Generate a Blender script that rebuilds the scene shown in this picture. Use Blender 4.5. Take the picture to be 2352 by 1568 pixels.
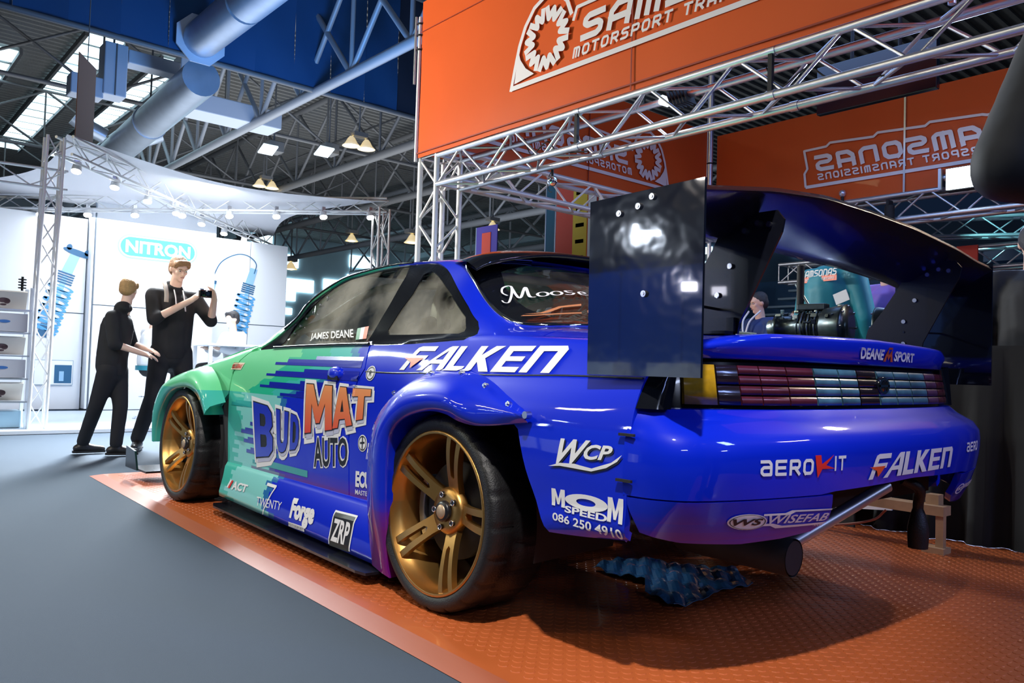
import bpy, bmesh, math, random
import numpy as np_
from mathutils import Vector, Matrix, geometry
from mathutils.bvhtree import BVHTree
random.seed(7)
PI = math.pi
sc = bpy.context.scene
for o in list(bpy.data.objects): bpy.data.objects.remove(o)
COL = sc.collection

# ------------------------------------------------------------------ camera
cd = bpy.data.cameras.new('camera'); cam = bpy.data.objects.new('camera', cd); COL.objects.link(cam)
cd.sensor_width = 36.0; cd.lens = 28.0859; cd.clip_start = 0.05; cd.clip_end = 400
cam.matrix_world = Matrix(((-0.653912, -0.005291, -0.756552, -2.197094), (-0.755937, 0.045500, 0.653061, 2.536830), (0.030967, 0.998950, -0.033753, 0.820000), (0.000000, 0.000000, 0.000000, 1.000000)))
sc.camera = cam
cd.dof.use_dof = False
# ------------------------------------------------------------------ world, exposure, lights
sc.view_settings.view_transform = 'Standard'; sc.view_settings.look = 'None'
sc.view_settings.gamma = 1; sc.view_settings.use_curve_mapping = False
sc.view_settings.exposure = 0.25
w = bpy.data.worlds.new('hall_ambience'); sc.world = w; w.use_nodes = True
bg = w.node_tree.nodes['Background']; bg.inputs[0].default_value = (0.10, 0.22, 0.55, 1); bg.inputs[1].default_value = 0.04

def area(name, loc, target, size, power, col, sy=None, shape='RECTANGLE', spread=PI):
    l = bpy.data.lights.new(name, 'AREA'); l.energy = power; l.color = col; l.shape = shape
    l.size = size; l.size_y = sy or size; l.spread = spread
    o = bpy.data.objects.new(name, l); COL.objects.link(o); o.location = loc
    o.rotation_euler = (Vector(target) - Vector(loc)).to_track_quat('-Z', 'Y').to_euler()
    return o
def spot(name, loc, target, power, col, ang=60, blend=.3, r=.08):
    l = bpy.data.lights.new(name, 'SPOT'); l.energy = power; l.color = col
    l.spot_size = math.radians(ang); l.spot_blend = blend; l.shadow_soft_size = r
    o = bpy.data.objects.new(name, l); COL.objects.link(o); o.location = loc
    o.rotation_euler = (Vector(target) - Vector(loc)).to_track_quat('-Z', 'Y').to_euler()
    return o
# floodlight on the stand above the aisle: throws the car's shadow to the right, under and behind it
spot('key_flood_light', (-2.5, 3.1, 5.4), (.6, .85, .4), 1250, (1.0, .95, .90), 44, .6, .10)
area('aisle_hall_light', (3.0, 6.5, 7.5), (1.5, 0.5, .5), 1.2, 70, (1.0, .90, .66), 2.0)
area('rear_hall_light', (-6.5, -1.5, 5.5), (-1.0, 0.0, .5), .6, 120, (.30, .42, 1.0), 1.6)
area('stall_wash_light', (1.6, -4.4, 3.9), (1.6, -4.4, 0), 2.0, 45, (.30, .50, 1.0), 3.2)
# light spilling from the booth on to the corner of the stall and the front of the car
spot('booth_spill_light', (6.4, 1.6, 3.1), (3.9, -2.4, 2.9), 850, (1.0, .93, .86), 95, .8, .25)
spot('booth_side_light', (6.8, 3.6, 3.6), (2.2, .9, .6), 520, (.90, 1.0, .92), 50, .7, .09)
# unseen lamps added behind and beside the camera for reflections in the car
for i, (p_, c_, e_, sx_, sy_) in enumerate((((5.5, 8.6, 2.9), (.75, .85, 1.0), 10, .4, .06), ((6.4, 9.4, 3.1), (.75, .85, 1.0), 8, .07, .3), ((4.4, 8.2, 2.0), (.85, .85, 1.0), 5, .2, .12), ((3.6, 7.8, 3.3), (.9, .85, .8), 6, .7, .03), ((7.6, 8.4, 3.1), (.55, .70, 1.0), 14, .6, .07), ((8.6, 8.8, 2.3), (.45, .62, 1.0), 10, .12, .4), ((4.0, 9.0, 3.6), (1, .8, .55), 8, .3, .08),
                                        ((-7.0, 5.0, 4.5), (.6, .7, 1.0), 45, 1.6, .16), ((-8.5, -.5, 3.4), (.5, .6, 1.0), 45, 1.4, .2), ((-6.0, -4.5, 4.6), (.7, .55, 1.0), 40, 1.2, .2), ((6.5, 10.5, 6.8), (1, .86, .5), 60, 1.6, .5), ((10.5, 10.0, 7.2), (1, .86, .5), 60, 1.6, .5))):
    area('reflection_lamp_%d' % i, p_, (0, 0, .8), sx_, e_, c_, sy_)
spot('boys_added_fill', (1.5, 4.6, 3.6), (5.2, .4, 1.2), 520, (1.0, .95, .9), 38, .9, .4)  # fill added to brighten the boys' faces, no fixture there
spot('stall_people_added_fill', (-1.2, -4.6, 3.2), (1.2, -3.6, 1.3), 260, (.45, .75, 1.0), 60, .8, .2)  # fill added to brighten the people behind the gearboxes
spot('reflection_stand_light', (8.5, 8.0, 3.6), (8.8, 11, 1.8), 520, (.12, .38, 1.0), 100, .6, .3)  # lights the unseen blue stand added for reflections
# booth truss lamps together: white wash over the booth
area('booth_wash_light', (9.2, -1.3, 2.62), (9.6, -1.3, 0), 3.0, 95, (.93, .97, 1.0), 3.4)
area('booth_front_wash_light', (8.0, -1.2, 2.9), (10.7, -1.2, 1.3), .5, 70, (.90, .96, 1.0), 4.0)
area('booth_glow_light', (6.9, -.5, 2.8), (4.0, 1.8, 0), .5, 520, (.88, .95, 1.0), 3.2, spread=2.2)
spot('stall_floor_light', (-1.5, -5.2, 4.2), (-.6, -1.3, 0), 260, (1.0, .82, .62), 50, .6, .15)
area('hall_roof_wash_light', (24, -10, 2.2), (25, -11, 9), 12, 1250, (.92, .95, 1.0), 16)
area('roof_blue_wash_light', (12.5, -5, 4.6), (17.2, -5.5, 9.6), 1.5, 300, (.16, .44, 1.0), 2)

# ------------------------------------------------------------------ helpers
def mat(name, col, rough=.5, metal=0., emit=None, es=1., var=.0, vscale=20., bump=0., bscale=60., coat=0., alpha=1., trans=0., spec=.5, aniso=None):
    m = bpy.data.materials.new(name); m.use_nodes = True
    nt = m.node_tree; b = nt.nodes['Principled BSDF']
    b.inputs['Base Color'].default_value = (*col, 1); b.inputs['Roughness'].default_value = rough
    b.inputs['Metallic'].default_value = metal; b.inputs['Specular IOR Level'].default_value = spec
    b.inputs['Coat Weight'].default_value = coat; b.inputs['Coat Roughness'].default_value = .03
    b.inputs['Alpha'].default_value = alpha; b.inputs['Transmission Weight'].default_value = trans
    if emit: b.inputs['Emission Color'].default_value = (*emit, 1); b.inputs['Emission Strength'].default_value = es
    tc = nt.nodes.new('ShaderNodeTexCoord')
    if var > 0:
        n = nt.nodes.new('ShaderNodeTexNoise'); n.inputs['Scale'].default_value = vscale; n.inputs['Detail'].default_value = 4
        nt.links.new(tc.outputs['Object'], n.inputs['Vector'])
        mx = nt.nodes.new('ShaderNodeMix'); mx.data_type = 'RGBA'
        mx.inputs[6].default_value = (*[max(0, c * (1 - var)) for c in col], 1)
        mx.inputs[7].default_value = (*[min(1, c * (1 + var)) for c in col], 1)
        nt.links.new(n.outputs['Fac'], mx.inputs[0]); nt.links.new(mx.outputs[2], b.inputs['Base Color'])
    if bump > 0:
        n2 = nt.nodes.new('ShaderNodeTexNoise'); n2.inputs['Scale'].default_value = bscale; n2.inputs['Detail'].default_value = 3
        nt.links.new(tc.outputs['Object'], n2.inputs['Vector'])
        bp = nt.nodes.new('ShaderNodeBump'); bp.inputs['Strength'].default_value = bump; bp.inputs['Distance'].default_value = .01
        nt.links.new(n2.outputs['Fac'], bp.inputs['Height']); nt.links.new(bp.outputs[0], b.inputs['Normal'])
    return m

def link(o, parent=None):
    COL.objects.link(o)
    if parent is not None: o.parent = parent
    return o
def tag(o, label=None, cat=None, group=None, kind=None):
    if label: o['label'] = label
    if cat: o['category'] = cat
    if group: o['group'] = group
    if kind: o['kind'] = kind
    return o
def empty(name, loc=(0, 0, 0), label=None, cat=None, group=None, rz=0.):
    o = bpy.data.objects.new(name, None); COL.objects.link(o); o.location = loc; o.rotation_euler = (0, 0, rz)
    o.empty_display_size = .1
    return tag(o, label, cat, group)
def copy_tree(o, parent=None):
    c = o.copy(); COL.objects.link(c)
    if parent is not None: c.parent = parent
    for ch in [x for x in COL.objects if x.parent == o]: copy_tree(ch, c)
    return c

class MB:
    """collects simple shapes into one mesh"""
    def __init__(s): s.v = []; s.f = []; s.sm = []
    def add(s, vs, fs, smooth=False):
        b = len(s.v); s.v += [tuple(v) for v in vs]; s.f += [[b + i for i in f] for f in fs]; s.sm += [smooth] * len(fs); return s
    def box(s, c, d, rot=None, bev=0.):
        hx, hy, hz = d[0] / 2, d[1] / 2, d[2] / 2
        vs = [Vector((x, y, z)) for x in (-hx, hx) for y in (-hy, hy) for z in (-hz, hz)]
        if rot is not None: vs = [rot @ v for v in vs]
        c = Vector(c); vs = [v + c for v in vs]
        return s.add(vs, [(0, 1, 3, 2), (4, 6, 7, 5), (0, 4, 5, 1), (2, 3, 7, 6), (0, 2, 6, 4), (1, 5, 7, 3)])
    def cyl(s, a, b, r, r2=None, n=10, caps=True, smooth=True):
        a = Vector(a); b = Vector(b); r2 = r if r2 is None else r2
        d = (b - a).normalized(); u = d.orthogonal().normalized(); w_ = d.cross(u)
        vs = []
        for p, rr in ((a, r), (b, r2)):
            for i in range(n):
                t = 2 * PI * i / n; vs.append(p + u * (rr * math.cos(t)) + w_ * (rr * math.sin(t)))
        s.add(vs, [(i, (i + 1) % n, n + (i + 1) % n, n + i) for i in range(n)], smooth)
        if caps: s.add(vs[:n], [tuple(range(n))[::-1]]); s.add(vs[n:], [tuple(range(n))])
        return s
    def tube(s, pts, r, n=8, closed=False, caps=True):
        pts = [Vector(p) for p in pts]; N = len(pts); rs = r if isinstance(r, (list, tuple)) else [r] * N
        up = None; vs = []
        for i, p in enumerate(pts):
            if closed: d = pts[(i + 1) % N] - pts[i - 1]
            else: d = pts[min(i + 1, N - 1)] - pts[max(i - 1, 0)]
            d.normalize()
            if up is None: up = d.orthogonal().normalized()
            else:
                up = (up - d * up.dot(d))
                up = up.normalized() if up.length > 1e-6 else d.orthogonal().normalized()
            w_ = d.cross(up)
            for k in range(n):
                t = 2 * PI * k / n; vs.append(p + up * (rs[i] * math.cos(t)) + w_ * (rs[i] * math.sin(t)))
        fs = []
        for i in range(N if closed else N - 1):
            a = i * n; b = ((i + 1) % N) * n
            fs += [(a + k, a + (k + 1) % n, b + (k + 1) % n, b + k) for k in range(n)]
        s.add(vs, fs, True)
        if caps and not closed: s.add(vs[:n], [tuple(range(n))[::-1]]); s.add(vs[-n:], [tuple(range(n))])
        return s
    def lathe(s, prof, c=(0, 0, 0), axis='Z', n=24, a0=0., a1=2 * PI, smooth=True):
        full = abs(a1 - a0 - 2 * PI) < 1e-6; m = n if full else n + 1; vs = []; c = Vector(c)
        for i in range(m):
            t = a0 + (a1 - a0) * i / n; ct, st = math.cos(t), math.sin(t)
            for (r, h) in prof:
                p = {'Z': (r * ct, r * st, h), 'Y': (r * ct, h, r * st), 'X': (h, r * ct, r * st)}[axis]
                vs.append(Vector(p) + c)
        k = len(prof); fs = []
        for i in range(n):
            a = i * k; b = ((i + 1) % m) * k
            fs += [(a + j, b + j, b + j + 1, a + j + 1) for j in range(k - 1)]
        return s.add(vs, fs, smooth)
    def sph(s, c, r, n=12, sc_=(1, 1, 1)):
        m = n // 2; prof = []
        vs = []; c = Vector(c)
        for j in range(m + 1):
            ph = PI * j / m
            for i in range(n):
                t = 2 * PI * i / n
                vs.append(c + Vector((r * sc_[0] * math.sin(ph) * math.cos(t), r * sc_[1] * math.sin(ph) * math.sin(t), r * sc_[2] * math.cos(ph))))
        fs = [(j * n + i, (j + 1) * n + i, (j + 1) * n + (i + 1) % n, j * n + (i + 1) % n) for j in range(m) for i in range(n)]
        return s.add(vs, fs, True)
    def prism(s, poly, ax, a, b):
        """2D polygon extruded along axis ax from a to b; poly in the two other axes in order"""
        def P(p, h): 
            q = [p[0], p[1]]; q.insert('XYZ'.index(ax), h); return Vector(q)
        n = len(poly); vs = [P(p, a) for p in poly] + [P(p, b) for p in poly]
        tri = geometry.tessellate_polygon([[Vector((p[0], p[1], 0)) for p in poly]])
        fs = [tuple(t) for t in tri] + [tuple(n + i for i in t)[::-1] for t in tri]
        fs += [(i, (i + 1) % n, n + (i + 1) % n, n + i) for i in range(n)]
        return s.add(vs, fs)
    def grid(s, rows, smooth=True, close=False):
        n = len(rows[0]); vs = [p for r in rows for p in r]; m = len(rows)
        fs = [(i * n + j, i * n + (j + 1) % n, (i + 1) * n + (j + 1) % n, (i + 1) * n + j) for i in range(m - 1) for j in range(n if close else n - 1)]
        return s.add(vs, fs, smooth)
    def xf(s, M):
        s.v = [tuple(M @ Vector(v)) for v in s.v]; return s
    def build(s, name, m, parent=None, merge=0., norm=True, bevel=0., loc=None):
        me = bpy.data.meshes.new(name); me.from_pydata(s.v, [], s.f)
        me.polygons.foreach_set('use_smooth', s.sm); me.materials.append(m)
        o = bpy.data.objects.new(name, me); link(o, parent)
        if loc: o.location = loc
        if norm or merge:
            bm = bmesh.new(); bm.from_mesh(me)
            if merge: bmesh.ops.remove_doubles(bm, verts=bm.verts, dist=merge)
            if norm: bmesh.ops.recalc_face_normals(bm, faces=bm.faces)
            bm.to_mesh(me); bm.free()
        if bevel:
            md = o.modifiers.new('bevel', 'BEVEL'); md.width = bevel; md.segments = 2; md.limit_method = 'ANGLE'
        return o

def bezier_spline(pts, n=8, closed=False):
    """centripetal-ish Catmull-Rom through 2D/3D points"""
    P = [Vector(p) for p in pts]; N = len(P); out = []
    rng = range(N if closed else N - 1)
    for i in rng:
        p1 = P[i]; p2 = P[(i + 1) % N]
        p0 = P[i - 1] if (i > 0 or closed) else p1 * 2 - p2
        p3 = P[(i + 2) % N] if (i + 2 < N or closed) else p2 * 2 - p1
        for k in range(n):
            t = k / n
            out.append(.5 * ((2 * p1) + (p2 - p0) * t + (2 * p0 - 5 * p1 + 4 * p2 - p3) * t * t + (3 * p1 - p0 - 3 * p2 + p3) * t ** 3))
    if not closed: out.append(P[-1])
    return out

# --- flat artwork: text, polygons, strokes, mapped on to surfaces
class Art:
    def __init__(s): s.v = []; s.f = []
    def add(s, vs, fs):
        b = len(s.v); s.v += [(v[0], v[1]) for v in vs]; s.f += [[b + i for i in f] for f in fs]; return s
    def poly(s, *loops):
        ll = [[Vector((p[0], p[1], 0)) for p in l] for l in loops]
        return s.add([p for l in ll for p in l], geometry.tessellate_polygon(ll))
    def line(s, pts, w, closed=False):
        s.over = True; P = [Vector((p[0], p[1])) for p in pts]; N = len(P)
        for i in range(N if closed else N - 1):
            a, b = P[i], P[(i + 1) % N]; d = (b - a)
            if d.length < 1e-9: continue
            d.normalize(); nrm = Vector((-d.y, d.x)) * w / 2
            e = d * (w * .0)
            s.add([a - nrm - e, b - nrm + e, b + nrm + e, a + nrm - e], [(0, 1, 2, 3)])
        js = range(N) if closed else range(1, N - 1)
        for i in js:
            c = P[i]; s.add([c + Vector((math.cos(t), math.sin(t))) * w / 2 for t in [k * PI / 4 for k in range(8)]], [tuple(range(8))])
        return s
    def disc(s, c, rx, ry=None, n=28, hole=0.):
        ry = ry or rx; o = [(c[0] + rx * math.cos(2 * PI * k / n), c[1] + ry * math.sin(2 * PI * k / n)) for k in range(n)]
        if not hole: return s.add(o, [tuple(range(n))])
        i = [(c[0] + (x - c[0]) * hole, c[1] + (y - c[1]) * hole) for x, y in o]
        return s.add(o + i, [(k, (k + 1) % n, n + (k + 1) % n, n + k) for k in range(n)])
    def text(s, body, x, y, w, h, off=0., shear=0., mirror=False):
        """text fitted to the box x,y,w,h"""
        cu = bpy.data.curves.new('t', 'FONT'); cu.body = body; cu.size = 1; cu.offset = off; cu.shear = shear; cu.resolution_u = 3
        ob = bpy.data.objects.new('t', cu); COL.objects.link(ob)
        bpy.context.view_layer.update()
        me = ob.to_mesh(); vs = [(v.co.x, v.co.y) for v in me.vertices]; fs = [tuple(p.vertices) for p in me.polygons]
        ob.to_mesh_clear(); bpy.data.objects.remove(ob); bpy.data.curves.remove(cu)
        if not vs: return s
        x0 = min(v[0] for v in vs); x1 = max(v[0] for v in vs); y0 = min(v[1] for v in vs); y1 = max(v[1] for v in vs)
        q = [(x + (a - x0) / (x1 - x0) * w, y + (b - y0) / (y1 - y0) * h) for a, b in vs]
        return s.add(q, fs)
    def warp(s, fn): s.v = [tuple(fn(*v)) for v in s.v]; return s
    def bbox(s):
        xs = [v[0] for v in s.v]; ys = [v[1] for v in s.v]; return min(xs), min(ys), max(xs), max(ys)
    def merged(s):
        """overlapping pieces melted into one non-overlapping sheet"""
        pts = [Vector(v) for v in s.v]; ed = set()
        for f in s.f:
            for i in range(len(f)): ed.add((min(f[i], f[i - 1]), max(f[i], f[i - 1])))
        r = geometry.delaunay_2d_cdt(pts, list(ed), [], 0, 1e-6, False); vs, fs = r[0], r[2]
        cen = np_.array([[sum(vs[i][k] for i in f) / 3 for k in (0, 1)] for f in fs]); ok = np_.zeros(len(cen), bool)
        for f in s.f:
            q = np_.array([s.v[i] for i in f]); c = np_.zeros(len(cen), bool); x, y = cen[:, 0], cen[:, 1]
            for i in range(len(q)):
                x1, y1 = q[i]; x2, y2 = q[i - 1]
                if y1 != y2: c ^= ((y1 > y) != (y2 > y)) & (x < (x2 - x1) * (y - y1) / (y2 - y1) + x1)
            ok |= c
        s.v = [tuple(v) for v in vs]; s.f = [tuple(f) for f, o in zip(fs, ok) if o]; s.over = False; return s
    def build(s, name, m, mapfn, parent=None, cell=None):
        if getattr(s, 'over', False): s.merged()
        bm = bmesh.new()
        vv = [bm.verts.new((a, b, 0)) for a, b in s.v]
        for f in s.f:
            try: bm.faces.new([vv[i] for i in f])
            except Exception: pass
        if cell:
            x0, y0, x1, y1 = s.bbox()
            for ax, lo, hi in ((0, x0, x1), (1, y0, y1)):
                k = int((hi - lo) / cell)
                for i in range(1, k + 1):
                    co = Vector((0, 0, 0)); co[ax] = lo + i * cell; no = Vector((0, 0, 0)); no[ax] = 1
                    bmesh.ops.bisect_plane(bm, geom=bm.verts[:] + bm.edges[:] + bm.faces[:], plane_co=co, plane_no=no)
        for v in bm.verts: v.co = mapfn(v.co.x, v.co.y)
        me = bpy.data.meshes.new(name); bm.to_mesh(me); bm.free(); me.materials.append(m)
        return link(bpy.data.objects.new(name, me), parent)

def quad_map(c, u0=0., v0=0., u1=1., v1=1.):
    """bilinear map of art box to 4 corners bl, br, tr, tl"""
    c = [Vector(p) for p in c]
    def f(x, y):
        a = (x - u0) / (u1 - u0); b = (y - v0) / (v1 - v0)
        return (c[0] * (1 - a) + c[1] * a) * (1 - b) + (c[3] * (1 - a) + c[2] * a) * b
    return f

# squared "techno" lettering drawn as strokes in a unit cell (0..1 wide, 0..1 high)
TECH = {
 'S': [[(1, 1), (.2, 1), (0, .85), (0, .68), (.2, .54), (.8, .54), (1, .4), (1, .15), (.8, 0), (0, 0)]],
 'A': [[(0, 0), (0, .7), (.3, 1), (1, 1), (1, 0)], [(0, .35), (1, .35)]],
 'M': [[(0, 0), (0, 1), (.8, 1), (1, .85), (1, 0)], [(.5, 1), (.5, 0)]],
 'O': [[(.2, 0), (0, .2), (0, .8), (.2, 1), (.8, 1), (1, .8), (1, .2), (.8, 0), (.2, 0)]],
 'N': [[(0, 0), (0, 1), (.75, 1), (1, .8), (1, 0)]],
 'T': [[(0, 1), (1, 1)], [(.5, 1), (.5, 0)]],
 'R': [[(0, 0), (0, 1), (.85, 1), (1, .88), (1, .6), (.85, .45), (0, .45)], [(.5, .45), (1, 0)]],
 'P': [[(0, 0), (0, 1), (.85, 1), (1, .88), (1, .57), (.85, .42), (0, .42)]],
 'I': [[(.5, 0), (.5, 1)]],
 'F': [[(0, 0), (0, 1), (1, 1)], [(0, .5), (.8, .5)]],
 'L': [[(0, 1), (0, 0), (1, 0)]],
 'K': [[(0, 0), (0, 1)], [(1, 1), (.1, .5), (1, 0)]],
 'E': [[(1, 1), (0, 1), (0, 0), (1, 0)], [(0, .5), (.9, .5)]],
 'C': [[(1, 1), (.2, 1), (0, .8), (0, .2), (.2, 0), (1, 0)]],
 'e': [[(0, .5), (1, .5), (1, .8), (.8, 1), (.2, 1), (0, .8), (0, .2), (.2, 0), (1, 0)]],
 'a': [[(0, 1), (.8, 1), (1, .8), (1, 0), (.2, 0), (0, .15), (0, .4), (.2, .55), (1, .55)]],
 'r': [[(0, 0), (0, .8), (.2, 1), (1, 1)]],
}
def tech(art, s, x, y, h, cw, gap, sw, shear=0.):
    """stroke lettering; returns end x"""
    for ch in s:
        if ch == ' ': x += cw * .6 + gap; continue
        w_ = cw * (.25 if ch == 'I' else 1.)
        for st in TECH[ch]:
            pts = [(x + sw / 2 + px * (w_ - sw) + shear * (sw / 2 + py * (h - sw)), y + sw / 2 + py * (h - sw)) for px, py in st]
            # square the ends
            a, b = Vector(pts[0]), Vector(pts[1]); pts[0] = tuple(a + (a - b).normalized() * sw * .5)
            a, b = Vector(pts[-1]), Vector(pts[-2]); pts[-1] = tuple(a + (a - b).normalized() * sw * .5)
            art.line(pts, sw)
        x += w_ + gap
    return x
# ------------------------------------------------------------------ car body surfaces
# the car stands on x = forward, y = left, origin on the ground under the rear axle
import numpy as np
BODY = {  # x: half section from the sill up over the shoulder and greenhouse to the centre line, (y, z) pairs
 3.38: [(.45,.14),(.55,.16),(.60,.3),(.62,.45),(.60,.55),(.57,.60),(.54,.62),(.5,.63),(.42,.64),(.32,.645),(.22,.65),(.1,.652),(0,.653)],
 3.2: [(.62,.12),(.74,.14),(.79,.3),(.80,.45),(.77,.57),(.73,.63),(.69,.66),(.62,.68),(.52,.69),(.40,.70),(.28,.705),(.14,.708),(0,.71)],
 2.9: [(.75,.11),(.85,.13),(.90,.3),(.91,.48),(.89,.60),(.85,.67),(.80,.705),(.72,.73),(.60,.745),(.45,.755),(.3,.762),(.15,.765),(0,.767)],
 2.55: [(.78,.11),(.88,.13),(.92,.3),(.92,.5),(.91,.66),(.88,.735),(.83,.775),(.74,.80),(.62,.815),(.46,.823),(.3,.83),(.15,.833),(0,.835)],
 2.2: [(.78,.11),(.87,.13),(.88,.3),(.885,.5),(.88,.68),(.86,.77),(.82,.825),(.75,.855),(.63,.873),(.47,.883),(.3,.89),(.15,.893),(0,.895)],
 1.95: [(.78,.11),(.86,.13),(.87,.3),(.87,.5),(.865,.69),(.85,.79),(.815,.86),(.77,.882),(.65,.90),(.48,.918),(.3,.928),(.15,.933),(0,.935)],
 1.75: [(.78,.11),(.86,.13),(.87,.3),(.87,.5),(.865,.69),(.85,.79),(.815,.875),(.79,.91),(.725,.975),(.53,1.04),(.33,1.065),(.16,1.075),(0,1.08)],
 1.5: [(.78,.11),(.86,.13),(.87,.3),(.87,.5),(.867,.69),(.852,.79),(.815,.883),(.79,.91),(.745,1.03),(.70,1.115),(.50,1.17),(.25,1.19),(0,1.20)],
 1.3: [(.78,.11),(.86,.13),(.87,.3),(.87,.5),(.867,.69),(.853,.79),(.815,.888),(.79,.912),(.733,1.045),(.664,1.195),(.55,1.248),(.27,1.268),(0,1.272)],
 1.1: [(.78,.11),(.86,.13),(.87,.3),(.87,.5),(.867,.69),(.853,.79),(.815,.892),(.79,.914),(.728,1.055),(.642,1.222),(.54,1.27),(.27,1.292),(0,1.297)],
 .9: [(.78,.11),(.86,.13),(.87,.3),(.87,.5),(.867,.69),(.854,.79),(.815,.895),(.79,.916),(.725,1.06),(.632,1.236),(.53,1.28),(.28,1.303),(0,1.308)],
 .7: [(.78,.11),(.86,.13),(.87,.3),(.87,.5),(.867,.69),(.855,.79),(.815,.896),(.79,.917),(.722,1.06),(.63,1.235),(.53,1.275),(.28,1.30),(0,1.306)],
 .45: [(.78,.11),(.86,.13),(.87,.3),(.87,.5),(.868,.69),(.856,.79),(.815,.898),(.79,.918),(.722,1.05),(.635,1.205),(.54,1.258),(.28,1.29),(0,1.298)],
 .25: [(.80,.11),(.88,.13),(.90,.3),(.90,.5),(.895,.69),(.863,.795),(.818,.902),(.79,.925),(.735,1.02),(.67,1.135),(.58,1.215),(.3,1.255),(0,1.265)],
 .05: [(.86,.20),(.91,.25),(.92,.38),(.93,.55),(.92,.69),(.872,.797),(.822,.907),(.795,.93),(.755,.975),(.70,1.02),(.62,1.06),(.3,1.145),(0,1.165)],
 -.12: [(.86,.25),(.93,.30),(.945,.40),(.95,.55),(.94,.695),(.88,.80),(.827,.908),(.80,.93),(.76,.948),(.71,.962),(.62,.983),(.3,1.04),(0,1.055)],
 -.3: [(.88,.30),(.95,.33),(.965,.42),(.97,.55),(.955,.70),(.89,.802),(.832,.903),(.80,.922),(.75,.94),(.68,.952),(.58,.96),(.3,.972),(0,.977)],
 -.55: [(.88,.33),(.97,.36),(.975,.45),(.98,.56),(.965,.70),(.90,.803),(.84,.893),(.80,.913),(.74,.928),(.66,.938),(.55,.944),(.3,.952),(0,.956)],
 -.86: [(.88,.37),(.975,.395),(.98,.47),(.98,.58),(.965,.70),(.92,.80),(.85,.876),(.80,.90),(.74,.913),(.66,.923),(.55,.931),(.3,.94),(0,.943)],
}
BX = sorted(BODY)
TAIL_DX = [0, 0, 0, 0, 0, 0, 0, -.015, -.035, -.06, -.08, -.105, -.11]   # the deck runs further back at the centre

def hermite(p0, p1, p2, p3, t0, t1, t2, t3, t):
    m1 = (p2 - p0) / (t2 - t0); m2 = (p3 - p1) / (t3 - t1); h = t2 - t1; s = (t - t1) / h
    return (2*s**3 - 3*s**2 + 1) * p1 + (s**3 - 2*s**2 + s) * h * m1 + (-2*s**3 + 3*s**2) * p2 + (s**3 - s**2) * h * m2
class Surf:
    """spline surface through rows[i][j] (3D) at parameters us[i], vs[j]"""
    def __init__(s, us, vs, rows):
        s.u = list(us); s.v = list(vs); s.P = np.array(rows, float)
    def _idx(s, a, t):
        i = int(np.searchsorted(a, t, side='right')) - 1
        return max(0, min(len(a) - 2, i))
    def _curve(s, P, a, t):
        i = s._idx(a, t); n = len(a)
        p1, p2 = P[i], P[i + 1]; t1, t2 = a[i], a[i + 1]
        p0, t0 = (P[i - 1], a[i - 1]) if i > 0 else (2 * p1 - p2, 2 * t1 - t2)
        p3, t3 = (P[i + 2], a[i + 2]) if i + 2 < n else (2 * p2 - p1, 2 * t2 - t1)
        return hermite(p0, p1, p2, p3, t0, t1, t2, t3, t)
    def ev(s, u, v):
        i = s._idx(s.u, u); n = len(s.u)
        lo = max(0, i - 1); hi = min(n - 1, i + 2)
        c = {k: s._curve(s.P[k], s.v, v) for k in range(lo, hi + 1)}
        p1, p2 = c[i], c[i + 1]; t1, t2 = s.u[i], s.u[i + 1]
        p0, t0 = (c[i - 1], s.u[i - 1]) if i > 0 else (2 * p1 - p2, 2 * t1 - t2)
        p3, t3 = (c[i + 2], s.u[i + 2]) if i + 2 < n else (2 * p2 - p1, 2 * t2 - t1)
        return Vector(hermite(p0, p1, p2, p3, t0, t1, t2, t3, u))
    def nrm(s, u, v, sign=1.):
        e = 1e-3; d = (s.ev(u + e, v) - s.ev(u - e, v)).cross(s.ev(u, v + e) - s.ev(u, v - e))
        return d.normalized() * sign
    def grid(s, nu, nv, off=0., sign=1.):
        us = np.linspace(s.u[0], s.u[-1], nu); vs = np.linspace(s.v[0], s.v[-1], nv)
        return us, vs, [[s.ev(u, v) for v in vs] for u in us]
rows = []
for x in BX:
    dx = TAIL_DX if x == -.86 else [0] * 13
    rows.append([(x + dx[j], y, z) for j, (y, z) in enumerate(BODY[x])])
FS = Surf(BX, range(13), rows)     # v: 0 sill .. 5 crease, 6 belt, 7 glass base, 10 rail, 12 centre

# tail (bumper): u = 0 centre .. 7 side seam, v = level from the lower edge to the shelf below the lights
TL = {
 .37: [(-1.085,0),(-1.08,.25),(-1.06,.5),(-1.025,.70),(-.99,.80),(-.945,.88),(-.90,.925),(-.845,.94)],
 .44: [(-1.13,0),(-1.125,.25),(-1.10,.5),(-1.06,.70),(-1.02,.82),(-.975,.90),(-.92,.95),(-.845,.97)],
 .50: [(-1.15,0),(-1.145,.25),(-1.12,.5),(-1.08,.70),(-1.04,.83),(-.995,.92),(-.93,.965),(-.845,.982)],
 .58: [(-1.158,0),(-1.153,.25),(-1.13,.5),(-1.09,.70),(-1.05,.84),(-1.0,.93),(-.935,.972),(-.845,.985)],
 .645: [(-1.155,0),(-1.15,.25),(-1.128,.5),(-1.088,.70),(-1.048,.83),(-.998,.92),(-.932,.965),(-.845,.98)],
 .670: [(-1.135,0),(-1.13,.25),(-1.11,.5),(-1.07,.69),(-1.032,.81),(-.985,.90),(-.925,.95),(-.845,.972)],
 .695: [(-1.085,0),(-1.08,.25),(-1.06,.5),(-1.025,.67),(-.995,.78),(-.95,.87),(-.91,.925),(-.85,.96)],
 .722: [(-1.05,0),(-1.045,.25),(-1.03,.48),(-1.0,.65),(-.965,.77),(-.925,.85),(-.89,.905),(-.85,.945)],
}
TZ = sorted(TL)
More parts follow.
